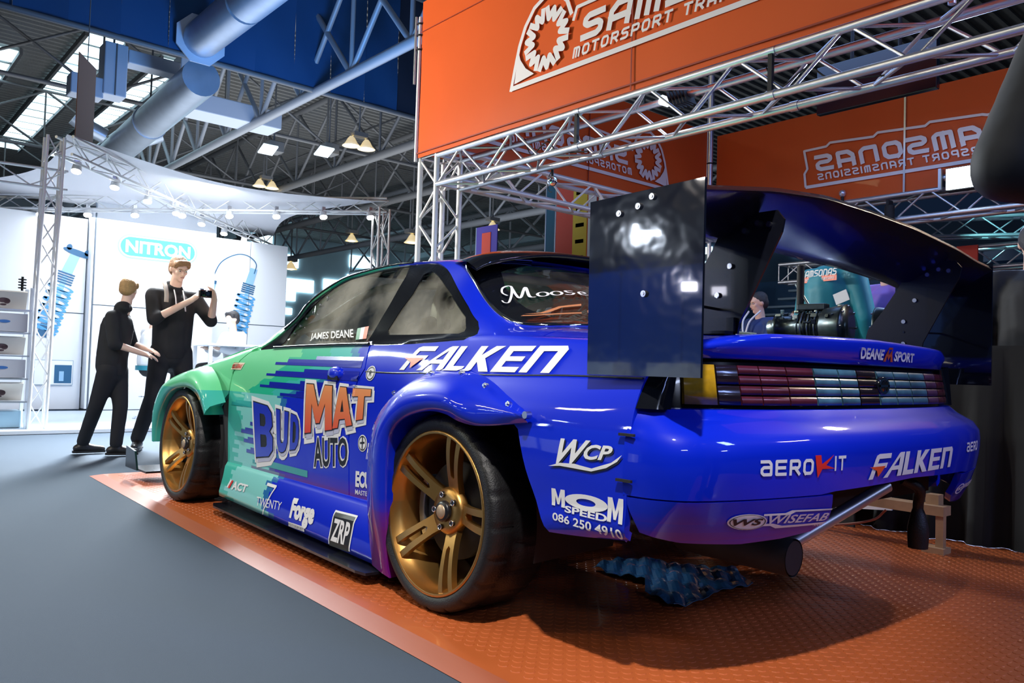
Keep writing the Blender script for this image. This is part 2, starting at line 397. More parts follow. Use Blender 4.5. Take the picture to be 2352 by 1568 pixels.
TS = Surf(range(8), TZ, [[(TL[z][k][0], TL[z][k][1], z) for z in TZ] for k in range(8)])
# light band and boot edge
LB = {
 .725: [(-1.045,0),(-1.04,.25),(-1.025,.48),(-.995,.64),(-.955,.75),(-.905,.825),(-.86,.86),(-.80,.875)],
 .79: [(-1.035,0),(-1.03,.25),(-1.015,.48),(-.985,.64),(-.945,.75),(-.895,.82),(-.85,.852),(-.80,.865)],
 .855: [(-1.02,0),(-1.015,.25),(-1.0,.48),(-.97,.64),(-.93,.74),(-.88,.805),(-.84,.835),(-.80,.85)],
}
LZ = sorted(LB)
LS = Surf(range(8), LZ, [[(LB[z][k][0], LB[z][k][1], z) for z in LZ] for k in range(8)])

def patch_mesh(ev, outline, holes=(), step=.03, vs=1., mirror=False, su=1.):
    """triangulate the region of a surface inside outline (minus holes), given in its parameters; ev(u,v) -> point"""
    def dens(l):
        out = []; n = len(l)
        for i in range(n):
            a = np.array(l[i], float); b = np.array(l[(i + 1) % n], float)
            d = math.hypot((b[0] - a[0]) * su, (b[1] - a[1]) * vs); k = max(1, int(math.ceil(d / step)))
            out += [tuple(a + (b - a) * j / k) for j in range(k)]
        return out
    loops = [dens(outline)] + [dens(h) for h in holes]
    pts = []; edges = []
    for l in loops:
        b = len(pts); pts += [(p[0] * su, p[1] * vs) for p in l]; edges += [(b + i, b + (i + 1) % len(l)) for i in range(len(l))]
    L = [np.array([(p[0] * su, p[1] * vs) for p in l]) for l in loops]
    def inside(q):
        r = np.zeros(len(q), bool)
        for l in L:
            x, y = q[:, 0], q[:, 1]; c = np.zeros(len(q), bool)
            for i in range(len(l)):
                x1, y1 = l[i]; x2, y2 = l[i - 1]
                if y1 == y2: continue
                m = ((y1 > y) != (y2 > y)) & (x < (x2 - x1) * (y - y1) / (y2 - y1) + x1); c ^= m
            r ^= c
        return r
    x0, y0 = L[0].min(0); x1, y1 = L[0].max(0)
    gx, gy = np.meshgrid(np.arange(x0 + step / 2, x1, step), np.arange(y0 + step / 2, y1, step))
    g = np.stack([gx.ravel(), gy.ravel()], 1)
    if len(g):
        g = g[inside(g)]
        allb = np.concatenate(L)
        if len(g):
            keep = np.ones(len(g), bool)
            for k in range(0, len(allb), 200):
                d = ((g[:, None, :] - allb[None, k:k + 200, :]) ** 2).sum(2).min(1); keep &= d > (step * .55) ** 2
            g = g[keep]
    allp = pts + [tuple(p) for p in g]
    r = geometry.delaunay_2d_cdt([Vector(p) for p in allp], edges, [], 0, 1e-5, False)
    vs2, fs = r[0], r[2]
    cen = np.array([[sum(vs2[i][k] for i in f) / len(f) for k in (0, 1)] for f in fs])
    ok = inside(cen)
    used = sorted({i for f, o in zip(fs, ok) if o for i in f}); mp = {a: b for b, a in enumerate(used)}
    V = []
    for i in used:
        p = Vector(ev(vs2[i][0] / su, vs2[i][1] / vs)); V.append((p.x, -p.y if mirror else p.y, p.z))
    return V, [tuple(mp[i] for i in f) for f, o in zip(fs, ok) if o]
def patch(name, m, ev, outline, holes=(), step=.03, vs=1., mirror=False, parent=None, thick=0., su=1., inward=None, smooth=True):
    V, F = patch_mesh(ev, outline, holes, step, vs, mirror, su)
    me = bpy.data.meshes.new(name); me.from_pydata(V, [], F); me.materials.append(m)
    # orient away from the reference point (inside of the car)
    ref = Vector(inward or (1.0, 0, .6)); s = 0.
    for p in me.polygons: s += p.normal.dot(Vector(p.center) - ref) * p.area
    if s < 0: me.flip_normals()
    me.polygons.foreach_set('use_smooth', [smooth] * len(me.polygons))
    o = bpy.data.objects.new(name, me); link(o, parent)
    if thick:
        md = o.modifiers.new('thickness', 'SOLIDIFY'); md.thickness = thick; md.offset = -1
        es = o.modifiers.new('hard_edges', 'EDGE_SPLIT'); es.split_angle = math.radians(48)
    return o
def body_ev(u, v, off=0.):
    p = FS.ev(u, v)
    if off:
        n = FS.nrm(u, v)
        if n.y < 0 or (abs(n.y) < .05 and n.z < 0): n = -n
        if n.dot(p - Vector((1.0, 0, .6))) < 0: n = -n
        p = p + n * off
    return p
# ------------------------------------------------------------------ car paint and materials
def paint(name, thr=.27, rear_thr=None, flat=None):
    m = bpy.data.materials.new(name); m.use_nodes = True; nt = m.node_tree; N = nt.nodes.new; Lk = nt.links.new
    b = nt.nodes['Principled BSDF']; b.inputs['Metallic'].default_value = .0; b.inputs['Roughness'].default_value = .40; b.inputs['Specular IOR Level'].default_value = .08
    tcb = nt.nodes.new('ShaderNodeTexCoord'); nb = nt.nodes.new('ShaderNodeTexNoise'); nb.inputs['Scale'].default_value = 2.6; bb_ = nt.nodes.new('ShaderNodeBump'); bb_.inputs['Strength'].default_value = .25; bb_.inputs['Distance'].default_value = .02
    nt.links.new(tcb.outputs['Object'], nb.inputs[0]); nt.links.new(nb.outputs[0], bb_.inputs['Height']); nt.links.new(bb_.outputs[0], b.inputs['Coat Normal'])
    b.inputs['Coat Weight'].default_value = 1.; b.inputs['Coat Roughness'].default_value = .04
    blue = (.002, .020, .60, 1)
    if flat: b.inputs['Base Color'].default_value = (*flat, 1); return m
    tc = N('ShaderNodeTexCoord'); sp = N('ShaderNodeSeparateXYZ'); Lk(tc.outputs['Object'], sp.inputs[0])
    def math_(op, a, c=None, d=None):
        n = N('ShaderNodeMath'); n.operation = op
        for i, v in enumerate((a, c, d)):
            if v is None: continue
            if isinstance(v, (int, float)): n.inputs[i].default_value = v
            else: Lk(v, n.inputs[i])
        return n.outputs[0]
    # stepped horizontal streaks
    zi = math_('FLOOR', math_('DIVIDE', sp.outputs[2], .022))
    wn = N('ShaderNodeTexWhiteNoise'); wn.noise_dimensions = '1D'; Lk(zi, wn.inputs['W'])
    zj = math_('FLOOR', math_('DIVIDE', sp.outputs[2], .06))
    wn2 = N('ShaderNodeTexWhiteNoise'); wn2.noise_dimensions = '1D'; Lk(math_('ADD', zj, 17.3), wn2.inputs['W'])
    st = math_('MULTIPLY', wn.outputs[0], .16)
    # the green reaches further back the higher it is
    hi = math_('MINIMUM', math_('MULTIPLY', math_('MAXIMUM', math_('SUBTRACT', sp.outputs[2], .66), 0.), 2.8), .44)
    f = math_('SUBTRACT', math_('ADD', sp.outputs[0], hi), st)
    rp = N('ShaderNodeValToRGB'); Lk(math_('DIVIDE', f, 4.), rp.inputs[0]); cr = rp.color_ramp; cr.interpolation = 'CONSTANT'
    e = cr.elements; e[0].position = 0; e[0].color = blue; e[1].position = 1.17 / 4; e[1].color = (.02, .22, .42, 1)
    for p, c_ in ((1.22, (.05, .52, .46, 1)), (1.42, (.02, .52, .30, 1)), (1.70, (.17, .72, .34, 1))):
        x = e.new(p / 4); x.color = c_
    # the lower front of the door carries pale cyan and teal bands
    rp2 = N('ShaderNodeValToRGB'); Lk(math_('DIVIDE', f, 4.), rp2.inputs[0]); cr = rp2.color_ramp; cr.interpolation = 'CONSTANT'
    e = cr.elements; e[0].position = 0; e[0].color = blue; e[1].position = 1.30 / 4; e[1].color = (.02, .16, .42, 1)
    for p, c_ in ((1.36, (.24, .66, .62, 1)), (1.80, (.06, .50, .40, 1))):
        x = e.new(p / 4); x.color = c_
    lowm = math_('LESS_THAN', sp.outputs[2], .648); mlo = N('ShaderNodeMix'); mlo.data_type = 'RGBA'; Lk(lowm, mlo.inputs[0]); Lk(rp.outputs[0], mlo.inputs[6]); Lk(rp2.outputs[0], mlo.inputs[7])
    col = mlo.outputs[2]
    # purple fade along the lower edge
    mr = N('ShaderNodeMapRange'); mr.interpolation_type = 'SMOOTHSTEP'
    mr.inputs[1].default_value = thr + .07; mr.inputs[2].default_value = thr - .07
    nz = math_('ADD', sp.outputs[2], math_('MULTIPLY', math_('SUBTRACT', wn.outputs[0], .5), .02)); Lk(nz, mr.inputs[0])
    mx = N('ShaderNodeMix'); mx.data_type = 'RGBA'; Lk(math_('MULTIPLY', mr.outputs[0], math_('LESS_THAN', math_('ADD', sp.outputs[0], math_('MULTIPLY', wn.outputs[0], .3)), 1.75)), mx.inputs[0]); Lk(col, mx.inputs[6]); mx.inputs[7].default_value = (.15, .008, .19, 1)
    Lk(mx.outputs[2], b.inputs['Base Color'])
    return m
P_body = paint('streaked_green_blue_paint', .285); P_bump = paint('blue_to_purple_bumper_paint', .395); P_skirt = paint('blue_skirt_paint', -.5)
P_blue = paint('blue_paint', flat=(.004, .022, .62)); P_flare = paint('flare_paint', .28)
M_black = mat('gloss_black', (.006, .007, .010), .12, coat=.6)
M_carbon = mat('carbon_black', (.006, .007, .012), .26, coat=.22, var=.3, vscale=40)
M_plate = mat('endplate_gloss', (.006, .008, .016), .10, coat=1., bump=.35, bscale=5)
M_matte = mat('matte_black', (.012, .012, .013), .75, var=.3)
M_rub = mat('tyre_rubber', (.007, .007, .008), .5, var=.25, vscale=30, bump=.2, bscale=200)
M_gold = mat('bronze_gold_wheel', (.52, .29, .085), .33, metal=.95, bump=.08, bscale=900)
M_steel = mat('bright_steel', (.75, .76, .78), .22, metal=1.)
M_chrome = mat('chrome', (.85, .86, .88), .08, metal=1.)
M_alu = mat('brushed_tube', (.50, .52, .56), .35, metal=.9)
M_white = mat('white_vinyl', (.78, .79, .80), .4, spec=.12)
M_orange = mat('orange_vinyl', (.85, .10, .02), .4)
M_red = mat('red_vinyl', (.75, .03, .02), .4)
M_grn = mat('green_vinyl', (.02, .22, .10), .4)
M_ink = mat('black_vinyl', (.01, .01, .012), .35)
M_navy = mat('navy_vinyl', (.01, .03, .40), .35)
M_int = mat('interior_panel', (.50, .48, .40), .55, var=.25, vscale=6)
M_intd = mat('interior_dark', (.03, .03, .035), .7, var=.3)
M_cage = mat('roll_cage_paint', (.72, .70, .62), .35)
def glass(name, tint=(.82, .86, .84), a=.72):
    m = bpy.data.materials.new(name); m.use_nodes = True; nt = m.node_tree; nt.nodes.clear(); N = nt.nodes.new
    o = N('ShaderNodeOutputMaterial'); g = N('ShaderNodeBsdfGlossy'); g.inputs['Roughness'].default_value = .03
    t = N('ShaderNodeBsdfTransparent'); t.inputs[0].default_value = (*tint, 1)
    fr = N('ShaderNodeFresnel'); fr.inputs[0].default_value = 1.5
    d = N('ShaderNodeBsdfDiffuse'); d.inputs[0].default_value = (.75, .72, .60, 1)  # pale diffuse tint paints the yellowish glare haze into the glass
    tc = N('ShaderNodeTexCoord'); n = N('ShaderNodeTexNoise'); n.inputs['Scale'].default_value = 3; n.inputs['Detail'].default_value = 5
    mp = N('ShaderNodeMapRange'); mp.inputs[1].default_value = .42; mp.inputs[2].default_value = .68; mp.inputs[3].default_value = 0; mp.inputs[4].default_value = 1 - a
    L_ = nt.links.new; L_(tc.outputs['Object'], n.inputs[0]); L_(n.outputs[0], mp.inputs[0])
    m1 = N('ShaderNodeMixShader'); L_(mp.outputs[0], m1.inputs[0]); L_(t.outputs[0], m1.inputs[1]); L_(d.outputs[0], m1.inputs[2])
    m2 = N('ShaderNodeMixShader'); L_(fr.outputs[0], m2.inputs[0]); L_(m1.outputs[0], m2.inputs[1]); L_(g.outputs[0], m2.inputs[2])
    L_(m2.outputs[0], o.inputs[0]); return m
G_side = glass('painted_haze_side_glass', (.80, .86, .80), .62); G_rear = glass('rear_glass', (.7, .75, .8), .95)

car = empty('race_car', (0, 0, .006), 'widebody drift coupe in green, blue and purple livery parked on the orange mat', 'car')

# ------------------------------------------------------------------ body panels
VS = .095
hole_top = [(1.80, 6.35), (1.755, 6.95), (1.60, 7.75), (1.535, 8.05), (1.43, 8.62), (1.32, 8.98), (1.185, 9.2), (.979, 9.27), (.716, 9.27), (.62, 9.45), (.551, 9.40), (.452, 9.15),
            (.302, 8.79), (.164, 8.46), (.06, 8.05), (.022, 7.55), (.008, 7.05), (.02, 6.4), (.05, 6.05)]
belt = [(.05, 6.03), (.349, 5.96), (.69, 5.94)]
screen = [(1.12, 12), (1.14, 11), (1.2, 10.3), (1.33, 9.85), (1.50, 9.45), (1.66, 9.0), (1.79, 8.5), (1.87, 8.9), (1.94, 10.2), (1.98, 12)]
rear_open = [(-.28, 12), (-.27, 11.2), (-.247, 10.37), (-.205, 9.9), (-.155, 9.5), (-.102, 9.25), (-.025, 9.17), (.075, 9.27), (.178, 9.33), (.262, 9.45), (.31, 9.62), (.333, 9.85), (.325, 10.3), (.29, 11), (.25, 12)]
arch_r = [(.44, .9), (.435, 1.6), (.40, 2.6), (.33, 3.3), (.22, 3.9), (.08, 4.1), (-.08, 4.1), (-.22, 4.0), (-.33, 3.8), (-.40, 3.65), (-.424, 3.55), (-.50, 2.2), (-.565, .95)]
shell = ([(.722, 1.72), (.46, 1.72), (.445, 1.2)] + arch_r[1:] + [(-.70, .8), (-.852, .75), (-.857, 3.0), (-.857, 5.2), (-.857, 6.9), (-.60, 6.95), (-.335, 6.95), (-.335, 9.), (-.335, 12)]
         + rear_open + screen[:6] + [(1.80, 8.45), (1.86, 7.3), (1.86, 6.6)] + hole_top + belt
         + [(.663, 5.04), (.703, 4.43), (.738, 3.5), (.745, 3.02), (.732, 2.4)])
door_o = [(2.015, 1.72), (2.035, 3.0), (2.04, 3.6), (2.012, 4.6), (1.975, 5.3), (1.90, 5.85), (1.80, 5.93), (1.572, 5.93), (.70, 5.93), (.671, 5.04), (.711, 4.43), (.746, 3.5), (.753, 3.02), (.74, 2.4), (.73, 1.72)]
fend_o = [(2.052, 3.66), (2.025, 4.6), (1.988, 5.3), (1.91, 5.9), (1.875, 6.5), (1.90, 7.0), (2.3, 7.0), (2.8, 7.0), (3.2, 7.0), (3.3, 7.0), (3.36, 5.0), (3.36, 1.2), (3.1, 1.1), (2.95, 1.1),
          (2.93, 2.0), (2.90, 2.8), (2.83, 3.4), (2.70, 4.0), (2.55, 4.25), (2.38, 4.05), (2.27, 3.7), (2.2, 3.15)]
for mir in (False, True):
    patch('quarter_and_roof_panel', P_body, body_ev, shell, step=.032, vs=VS, mirror=mir, parent=car, thick=.022)
    patch('door', P_body, body_ev, door_o, step=.04, vs=VS, mirror=mir, parent=car, thick=.03)
    patch('front_fender', P_body, body_ev, fend_o, step=.04, vs=VS, mirror=mir, parent=car, thick=.02)
    patch('bonnet', P_body, lambda u, v: body_ev(u, v, .012), [(1.99, 7.1), (2.03, 9), (2.06, 12), (3.2, 12), (3.2, 7.1)], step=.06, vs=VS, mirror=mir, parent=car, thick=.015)
    patch('boot_panel', P_blue, body_ev, [(-.342, 7.0), (-.342, 12), (-.857, 12), (-.857, 7.0)], step=.05, vs=VS, mirror=mir, parent=car, thick=.015)
    patch('nose_panel', P_body, body_ev, [(3.205, 7.02), (3.205, 12), (3.375, 12), (3.375, 7.02)], step=.06, vs=VS, mirror=mir, parent=car, thick=.015)
    # glazing and its black frame
    dg = [(1.57, 6.12), (1.60, 6.6), (1.54, 7.7), (1.505, 7.95), (1.40, 8.48), (1.30, 8.84), (1.185, 9.06), (.979, 9.12), (.722, 9.11), (.700, 8.74), (.727, 8.0), (.772, 6.95), (.772, 6.12)]
    qg = [(.535, 8.93), (.575, 8.80), (.587, 8.31), (.617, 7.98), (.648, 7.38), (.625, 7.22), (.14, 7.2), (.11, 7.35), (.112, 7.55), (.155, 8.06), (.307, 8.49), (.429, 8.73), (.49, 8.87)]
    patch('side_window_frame', M_black, lambda u, v: body_ev(u, v, -.006), hole_top[:] + belt + [(1.085, 5.95), (1.572, 5.96), (1.80, 6.0)], [dg, qg], step=.03, vs=VS, mirror=mir, parent=car, thick=.01)
    patch('door_window', G_side, lambda u, v: body_ev(u, v, -.010), dg, step=.05, vs=VS, mirror=mir, parent=car)
    patch('quarter_window', G_side, lambda u, v: body_ev(u, v, -.010), qg, step=.05, vs=VS, mirror=mir, parent=car)
    patch('windscreen', G_rear, lambda u, v: body_ev(u, v, -.008), screen, step=.06, vs=VS, mirror=mir, parent=car)
    # rear window: black printed border and clear glass
    inner = [(-.21, 12), (-.205, 11.2), (-.175, 10.6), (-.10, 10.35), (.0, 10.2), (.12, 10.15), (.20, 10.25), (.235, 10.8), (.225, 12)]
    patch('rear_window_border', M_black, lambda u, v: body_ev(u, v, -.008), rear_open + inner[::-1], step=.03, vs=VS, mirror=mir, parent=car)
    patch('rear_window', G_rear, lambda u, v: body_ev(u, v, -.009), inner, step=.05, vs=VS, mirror=mir, parent=car)
    s = -1 if mir else 1
    def mv(p, s=s): return Vector((p[0], s * p[1], p[2]))
    mb = MB(); mb.tube([mv(body_ev(u, v, .002)) for u, v in bezier_spline(rear_open[:-1], 4)], .009, 6); mb.build('rear_window_moulding', M_chrome, car)
    mb = MB(); mb.tube([mv(body_ev(u, v, .004)) for u, v in bezier_spline([(1.62, 5.98), (1.3, 5.97), (1.0, 5.97), (.70, 5.98)], 6)], .008, 6); mb.build('window_seal', M_black, car)
    mb = MB(); mb.tube([mv(body_ev(u, v, .003)) for u, v in bezier_spline([(1.62, 7.68), (1.535, 8.08), (1.43, 8.66), (1.32, 9.02), (1.185, 9.24), (.979, 9.31), (.716, 9.32)], 5)], .005, 6); mb.build('drip_rail', M_black, car)
    # panel gap line where the wide quarter meets the shoulder
    mb = MB(); mb.tube([mv(body_ev(u, v, .0)) for u, v in bezier_spline([(.655, 4.93), (.3, 4.92), (-.25, 4.9), (-.55, 4.95), (-.85, 4.98)], 8)], .0032, 5); mb.build('shoulder_seam', M_ink, car)
    # roof visor over the rear window
    mb = MB(); R0 = []
    for v in np.linspace(9.55, 12, 14):
        R0.append([mv(p) for p in (body_ev(.42, v, .004), body_ev(.34, v, .022), body_ev(.25, v, .052), body_ev(.185, v, .070), body_ev(.18, v, .058), body_ev(.25, v, .025), body_ev(.36, v, .0))])
    mb.grid(R0); o = mb.build('roof_visor', M_black, car)
    for u, v in ((1.49, 7.40), (1.455, 7.65), (1.42, 7.9), (1.38, 8.12), (1.34, 8.34), (1.30, 8.52)):
        q = Vector(body_ev(u, v, .0)); mb = MB(); mb.cyl(mv(q + Vector((0, -.004, 0))), mv(q + Vector((0, .003, .001))), .006, n=8); mb.build('window_screw', M_steel, car)
    # door handle
    mb = MB(); hc = Vector(body_ev(.90, 4.75))
    mb.sph(mv(hc + Vector((0, -.002, 0))), .052, 14, (1.35, .42, .62)); mb.build('door_handle', P_blue, car, merge=1e-5)
    mb = MB(); mb.box(mv(hc + Vector((0, .010, -.016))), (.085, .012, .018)); mb.build('handle_recess', M_ink, car)
    # flares
    FA = [(.555,.868,.06),(.560,.868,.150),(.555,.868,.23),(.566,.868,.434),(.528,.867,.574),(.403,.872,.697),(.225,.870,.781),(.076,.868,.804),(-.053,.874,.804),(-.199,.901,.776),(-.336,.942,.732),(-.46,.966,.685)]
    FB = [(.262,.960,.05),(.272,.975,.114),(.296,1.0,.283),(.291,1.015,.432),(.270,1.02,.551),(.217,1.02,.624),(.123,1.02,.683),(-.011,1.02,.706),(-.128,1.02,.704),(-.197,1.01,.673),(-.29,.995,.650),(-.478,.985,.662)]
    FC = [(.262,.955,.05),(.268,.97,.111),(.262,.995,.272),(.256,1.005,.413),(.243,1.01,.522),(.208,1.01,.590),(.122,1.01,.638),(-.002,1.01,.664),(-.105,1.01,.662),(-.174,1.0,.641),(-.27,.99,.634),(-.473,.98,.657)]
    FD = [(x, .90, z) for x, y, z in FC]
    cr = [bezier_spline(q, 5) for q in (FA, FB, FC, FD)]
    def flare(cr, name):
        A, B, Cc, D = cr; rows_ = []
        for a, b, c_, d in zip(A, B, Cc, D):
            mid = (a + b) / 2 + Vector((0, .028, .008)); rows_.append([mv(p) for p in (a, a.lerp(mid, .5) + Vector((0, .006, 0)), mid, mid.lerp(b, .6) + Vector((0, .004, 0)), b, b.lerp(c_, .35), c_, c_ + Vector((0, -.02, 0)), d)])
        m_ = MB(); m_.grid(rows_); o_ = m_.build(name, P_flare, car); return A
    A = flare(cr, 'rear_fender_flare')
    for k in (26, 33, 40, 46, 52):
        p = Vector(cr[0][k]).lerp(Vector(cr[1][k]), .12); p.y += .012
        mb = MB(); mb.cyl(mv(p), mv(p + Vector((0, .012, .002))), .009, n=8); mb.cyl(mv(p + Vector((0, .012, .002))), mv(p + Vector((0, .018, .003))), .005, n=6); mb.build('flare_bolt', M_steel, car)
    mb = MB(); p = Vector((-.487, .985, .682)); mb.cyl(mv(p), mv(p + Vector((0, .02, 0))), .011, n=12); mb.build('tether_bolt', M_steel, car)
    GA = [(2.99,.92,.30),(2.95,.94,.42),(2.90,.95,.52),(2.80,.95,.64),(2.72,.93,.69),(2.598,.90,.738),(2.409,.89,.772),(2.274,.885,.766),(2.156,.89,.712),(2.066,.90,.648),(2.009,.90,.588)]
    GB = [(2.935,.98,.30),(2.91,.99,.40),(2.85,1.0,.50),(2.74,1.0,.60),(2.64,1.0,.645),(2.528,1.,.672),(2.40,1.,.686),(2.298,1.,.689),(2.194,1.,.668),(2.10,1.,.610),(2.040,1.,.525)]
    GC = [(2.93,.975,.30),(2.90,.98,.39),(2.83,.99,.485),(2.73,.99,.575),(2.63,.99,.62),(2.528,.99,.642),(2.42,.99,.652),(2.32,.99,.650),(2.225,.99,.628),(2.145,.99,.588),(2.075,.99,.518)]
    GD = [(x, .88, z) for x, y, z in GC]
    flare([bezier_spline(q, 5) for q in (GA, GB, GC, GD)], 'front_fender_flare')
    # side skirt with a splitter blade under it
    V = []
    for x in np.linspace(2.02, .36, 16):
        t = (2.02 - x) / 1.66; yo = .90 + .03 * t
        V.append([mv(p) for p in (Vector((x, .845, .275)), Vector((x, .872, .272)), Vector((x, .885, .25)), Vector((x, yo - .005, .19)), Vector((x, yo + .012, .12 - .03 * t)), Vector((x, yo + .010, .095 - .03 * t)), Vector((x, .80, .09 - .02 * t)))])
    mb = MB(); mb.grid(V); mb.build('side_skirt', P_skirt, car)
    mb = MB(); sp_ = [(2.03, .80), (2.06, .925), (1.98, .955), (1.2, .985), (.42, 1.01), (.36, 1.0), (.34, .80)]
    mb.prism([(x, s * y) for x, y in sp_], 'Z', .042, .052); o = mb.build('skirt_splitter', M_carbon, car)
    # wheel housings
    for cx_, cy_ in ((0, .55), (2.525, .55)):
        mb = MB(); a0, a1 = (-.25, PI + .25)
        mb.lathe([(.40, s * .50), (.42, s * .88)], (cx_, 0, .33), 'Y', 24, a0, a1); mb.box((cx_, s * .50, .55), (.80, .01, .40)); mb.build('wheel_housing', M_matte, car, norm=False)
    mb = MB(); mb.prism([(2.0, .10), (2.03, .63), (2.12, .57), (2.16, .3), (2.12, .1)], 'Y', s * .60, s * .865); mb.build('wheel_housing_cover', M_matte, car)

# ------------------------------------------------------------------ tail
def tail_ev(u, v): return TS.ev(abs(u), v) if u >= 0 else (lambda p: Vector((p.x, -p.y, p.z)))(TS.ev(-u, v))
def light_ev(u, v, off=0.):
    p = LS.ev(abs(u), v); p = p + Vector((-off, off * .3, 0))
    return p if u >= 0 else Vector((p.x, -p.y, p.z))
uu = list(np.linspace(-7, 7, 57))
bump_o = [(u, .503 if abs(u) > 1.9 else .508 + .012 * (1 - abs(u) / 1.9)) for u in uu] + [(u, .722) for u in uu[::-1]]
patch('rear_bumper', P_bump, tail_ev, bump_o, step=.03, su=.17, parent=car, thick=.02, inward=(0, 0, .6))
for s in (1, -1):
    leg_o = [(s * 1.78, .499), (s * 1.72, .455), (s * 1.69, .425), (s * 1.9, .396), (s * 2.4, .385), (s * 3.2, .381), (s * 5.0, .39), (s * 6.0, .402), (s * 6.55, .41), (s * 6.8, .46), (s * 6.95, .498)]
    patch('bumper_lower_corner', P_bump, tail_ev, leg_o, step=.03, su=.17, parent=car, thick=.02, inward=(0, 0, .6))
    for z in (.655, .54):
        p = tail_ev(s * 6.95, z); mb = MB(); mb.box((p.x - .004, p.y + s * .006, z), (.05, .008, .007)); mb.build('bumper_clip', M_matte, car)
# shelf closing the bumper top, black backing of the light band
mb = MB(); rws = []
for u in np.linspace(-7, 7, 41):
    a = tail_ev(u, .722); b = light_ev(u, .725); rws.append([a, (a + b) / 2, Vector((b.x + .02, b.y, .724))])
mb.grid(rws); mb.build('bumper_shelf', P_bump, car)
M_smoke = mat('dark_lens', (.012, .008, .012), .2, coat=.3)
mb = MB(); mb.grid([[light_ev(u, v, -.02) for v in (.722, .79, .858)] for u in np.linspace(-7, 7, 41)]); mb.build('light_band_backing', M_smoke, car)
M_amber = mat('amber_lens', (.42, .24, .01), .12, coat=1., var=.5, vscale=45)
M_redl = mat('dark_red_lens', (.075, .010, .020), .3, coat=.25, var=.5, vscale=25)
M_clear = mat('clear_lens', (.05, .14, .20), .28, coat=.3, var=.95, vscale=14)
M_purl = mat('smoked_purple_lens', (.08, .03, .08), .3, coat=.3, var=.8, vscale=20)
# rows of lens cells across the tail: (u from, u to, material, rows)
cells = [(4.95, 3.95, M_amber, 1), (3.9, 3.3, M_smoke, 2), (3.27, 2.75, M_redl, 4), (2.72, 2.1, M_redl, 4), (2.07, 1.5, M_redl, 4), (1.47, .95, M_clear, 4), (.92, .5, M_clear, 4), (.47, .0, M_smoke, 4),
         (-.03, -.5, M_clear, 4), (-.53, -1.0, M_clear, 4), (-1.03, -1.6, M_clear, 4), (-1.63, -2.2, M_purl, 4), (-2.23, -2.8, M_redl, 4), (-2.83, -3.5, M_redl, 4), (-3.53, -4.6, M_smoke, 2)]
for u1, u0, m_, n in cells:
    for k in range(n):
        a, b = .735 + (.845 - .735) * k / n, .735 + (.845 - .735) * (k + 1) / n - .004
        mb = MB(); us_ = np.linspace(u0, u1, 5)
        mb.grid([[light_ev(u, a, -.006), light_ev(u, a, .004), light_ev(u, (a + b) / 2, .0055), light_ev(u, b, .004), light_ev(u, b, -.006)] for u in us_])
        mb.add([light_ev(us_[0], z, o_) for z, o_ in ((a, -.006), (a, .004), (b, .004), (b, -.006))], [(0, 1, 2, 3)]); mb.add([light_ev(us_[-1], z, o_) for z, o_ in ((a, -.006), (a, .004), (b, .004), (b, -.006))], [(0, 1, 2, 3)])
        o = mb.build('tail_lens', m_, car)
        if m_ is M_amber: o['label'] = 'amber indicator lens'
        if m_ is M_clear: o['label'] = 'clear smoked lens cell'
# round badge ring
ar = Art(); ar.disc((0, 0), .036, .026, hole=.74); ar.add([(-.036, -.0035), (.036, -.0035), (.036, .0035), (-.036, .0035)], [(0, 1, 2, 3)])
bc = light_ev(-.12, .795)
mb = MB(); mb.lathe([(0, .0), (.034, .0), (.036, -.004), (.036, -.010)], (0, 0, 0), 'X', 24); mb.xf(Matrix.Translation((bc.x - .012, bc.y, bc.z)) @ Matrix.Diagonal((1, 1, .8, 1)) @ Matrix.Scale(-1, 4, (1, 0, 0))); bd = mb.build('badge', M_black, car)
ar.build('badge_ring', M_chrome, lambda x, y: Vector((bc.x - .0135, bc.y - x, bc.z + y)), bd)
# boot lid edge above the lights
lipz = lambda u: .938 - .004 * abs(u) if abs(u) < 2.5 else .928 - .018 * (abs(u) - 2.5)
rws = []
for u in np.linspace(-6.4, 6.4, 61):
    s = 1 if u >= 0 else -1; a = light_ev(u, .855, .004); k = abs(u); z = lipz(u)
    v_ = 12 - min(5., k * .92); e_ = FS.ev(-.857, v_); e = Vector((e_.x, s * e_.y, e_.z))
    lip = Vector((a.x - .018, a.y * 1.0, z - .004))
    rws.append([Vector((a.x + .01, a.y, .857)), Vector((a.x - .004, a.y, .860)), Vector((a.x - .010, a.y, (.86 + z) / 2)), Vector((lip.x, lip.y, z - .012)), Vector((lip.x + .004, lip.y, z)), Vector((lip.x + .02, lip.y * .995, z + .004)), (lip + e) / 2 + Vector((0, 0, .004)), Vector((e.x + .002, e.y, e.z))])
mb = MB(); mb.grid(rws); mb.build('boot_lid', P_blue, car)
# corner fillers between quarter panel, lights and shoulder
for s in (1, -1):
    rws = []
    for z in np.linspace(.722, .872, 6):
        v_ = 4.2 + (z - .722) / .15 * 1.75; e_ = FS.ev(-.85, v_); b = light_ev(s * 6.2, min(z, .855)); e = Vector((-.852, s * e_.y, z))
        c1 = Vector((-.925, s * (.90 - (z - .72) * .25), z)); rws.append([e, (e + c1) / 2 + Vector((-.012, s * .006, 0)), c1, (c1 + b) / 2 + Vector((-.012, 0, 0)), b])
    mb = MB(); mb.grid(rws); mb.build('light_band_corner', M_black, car)
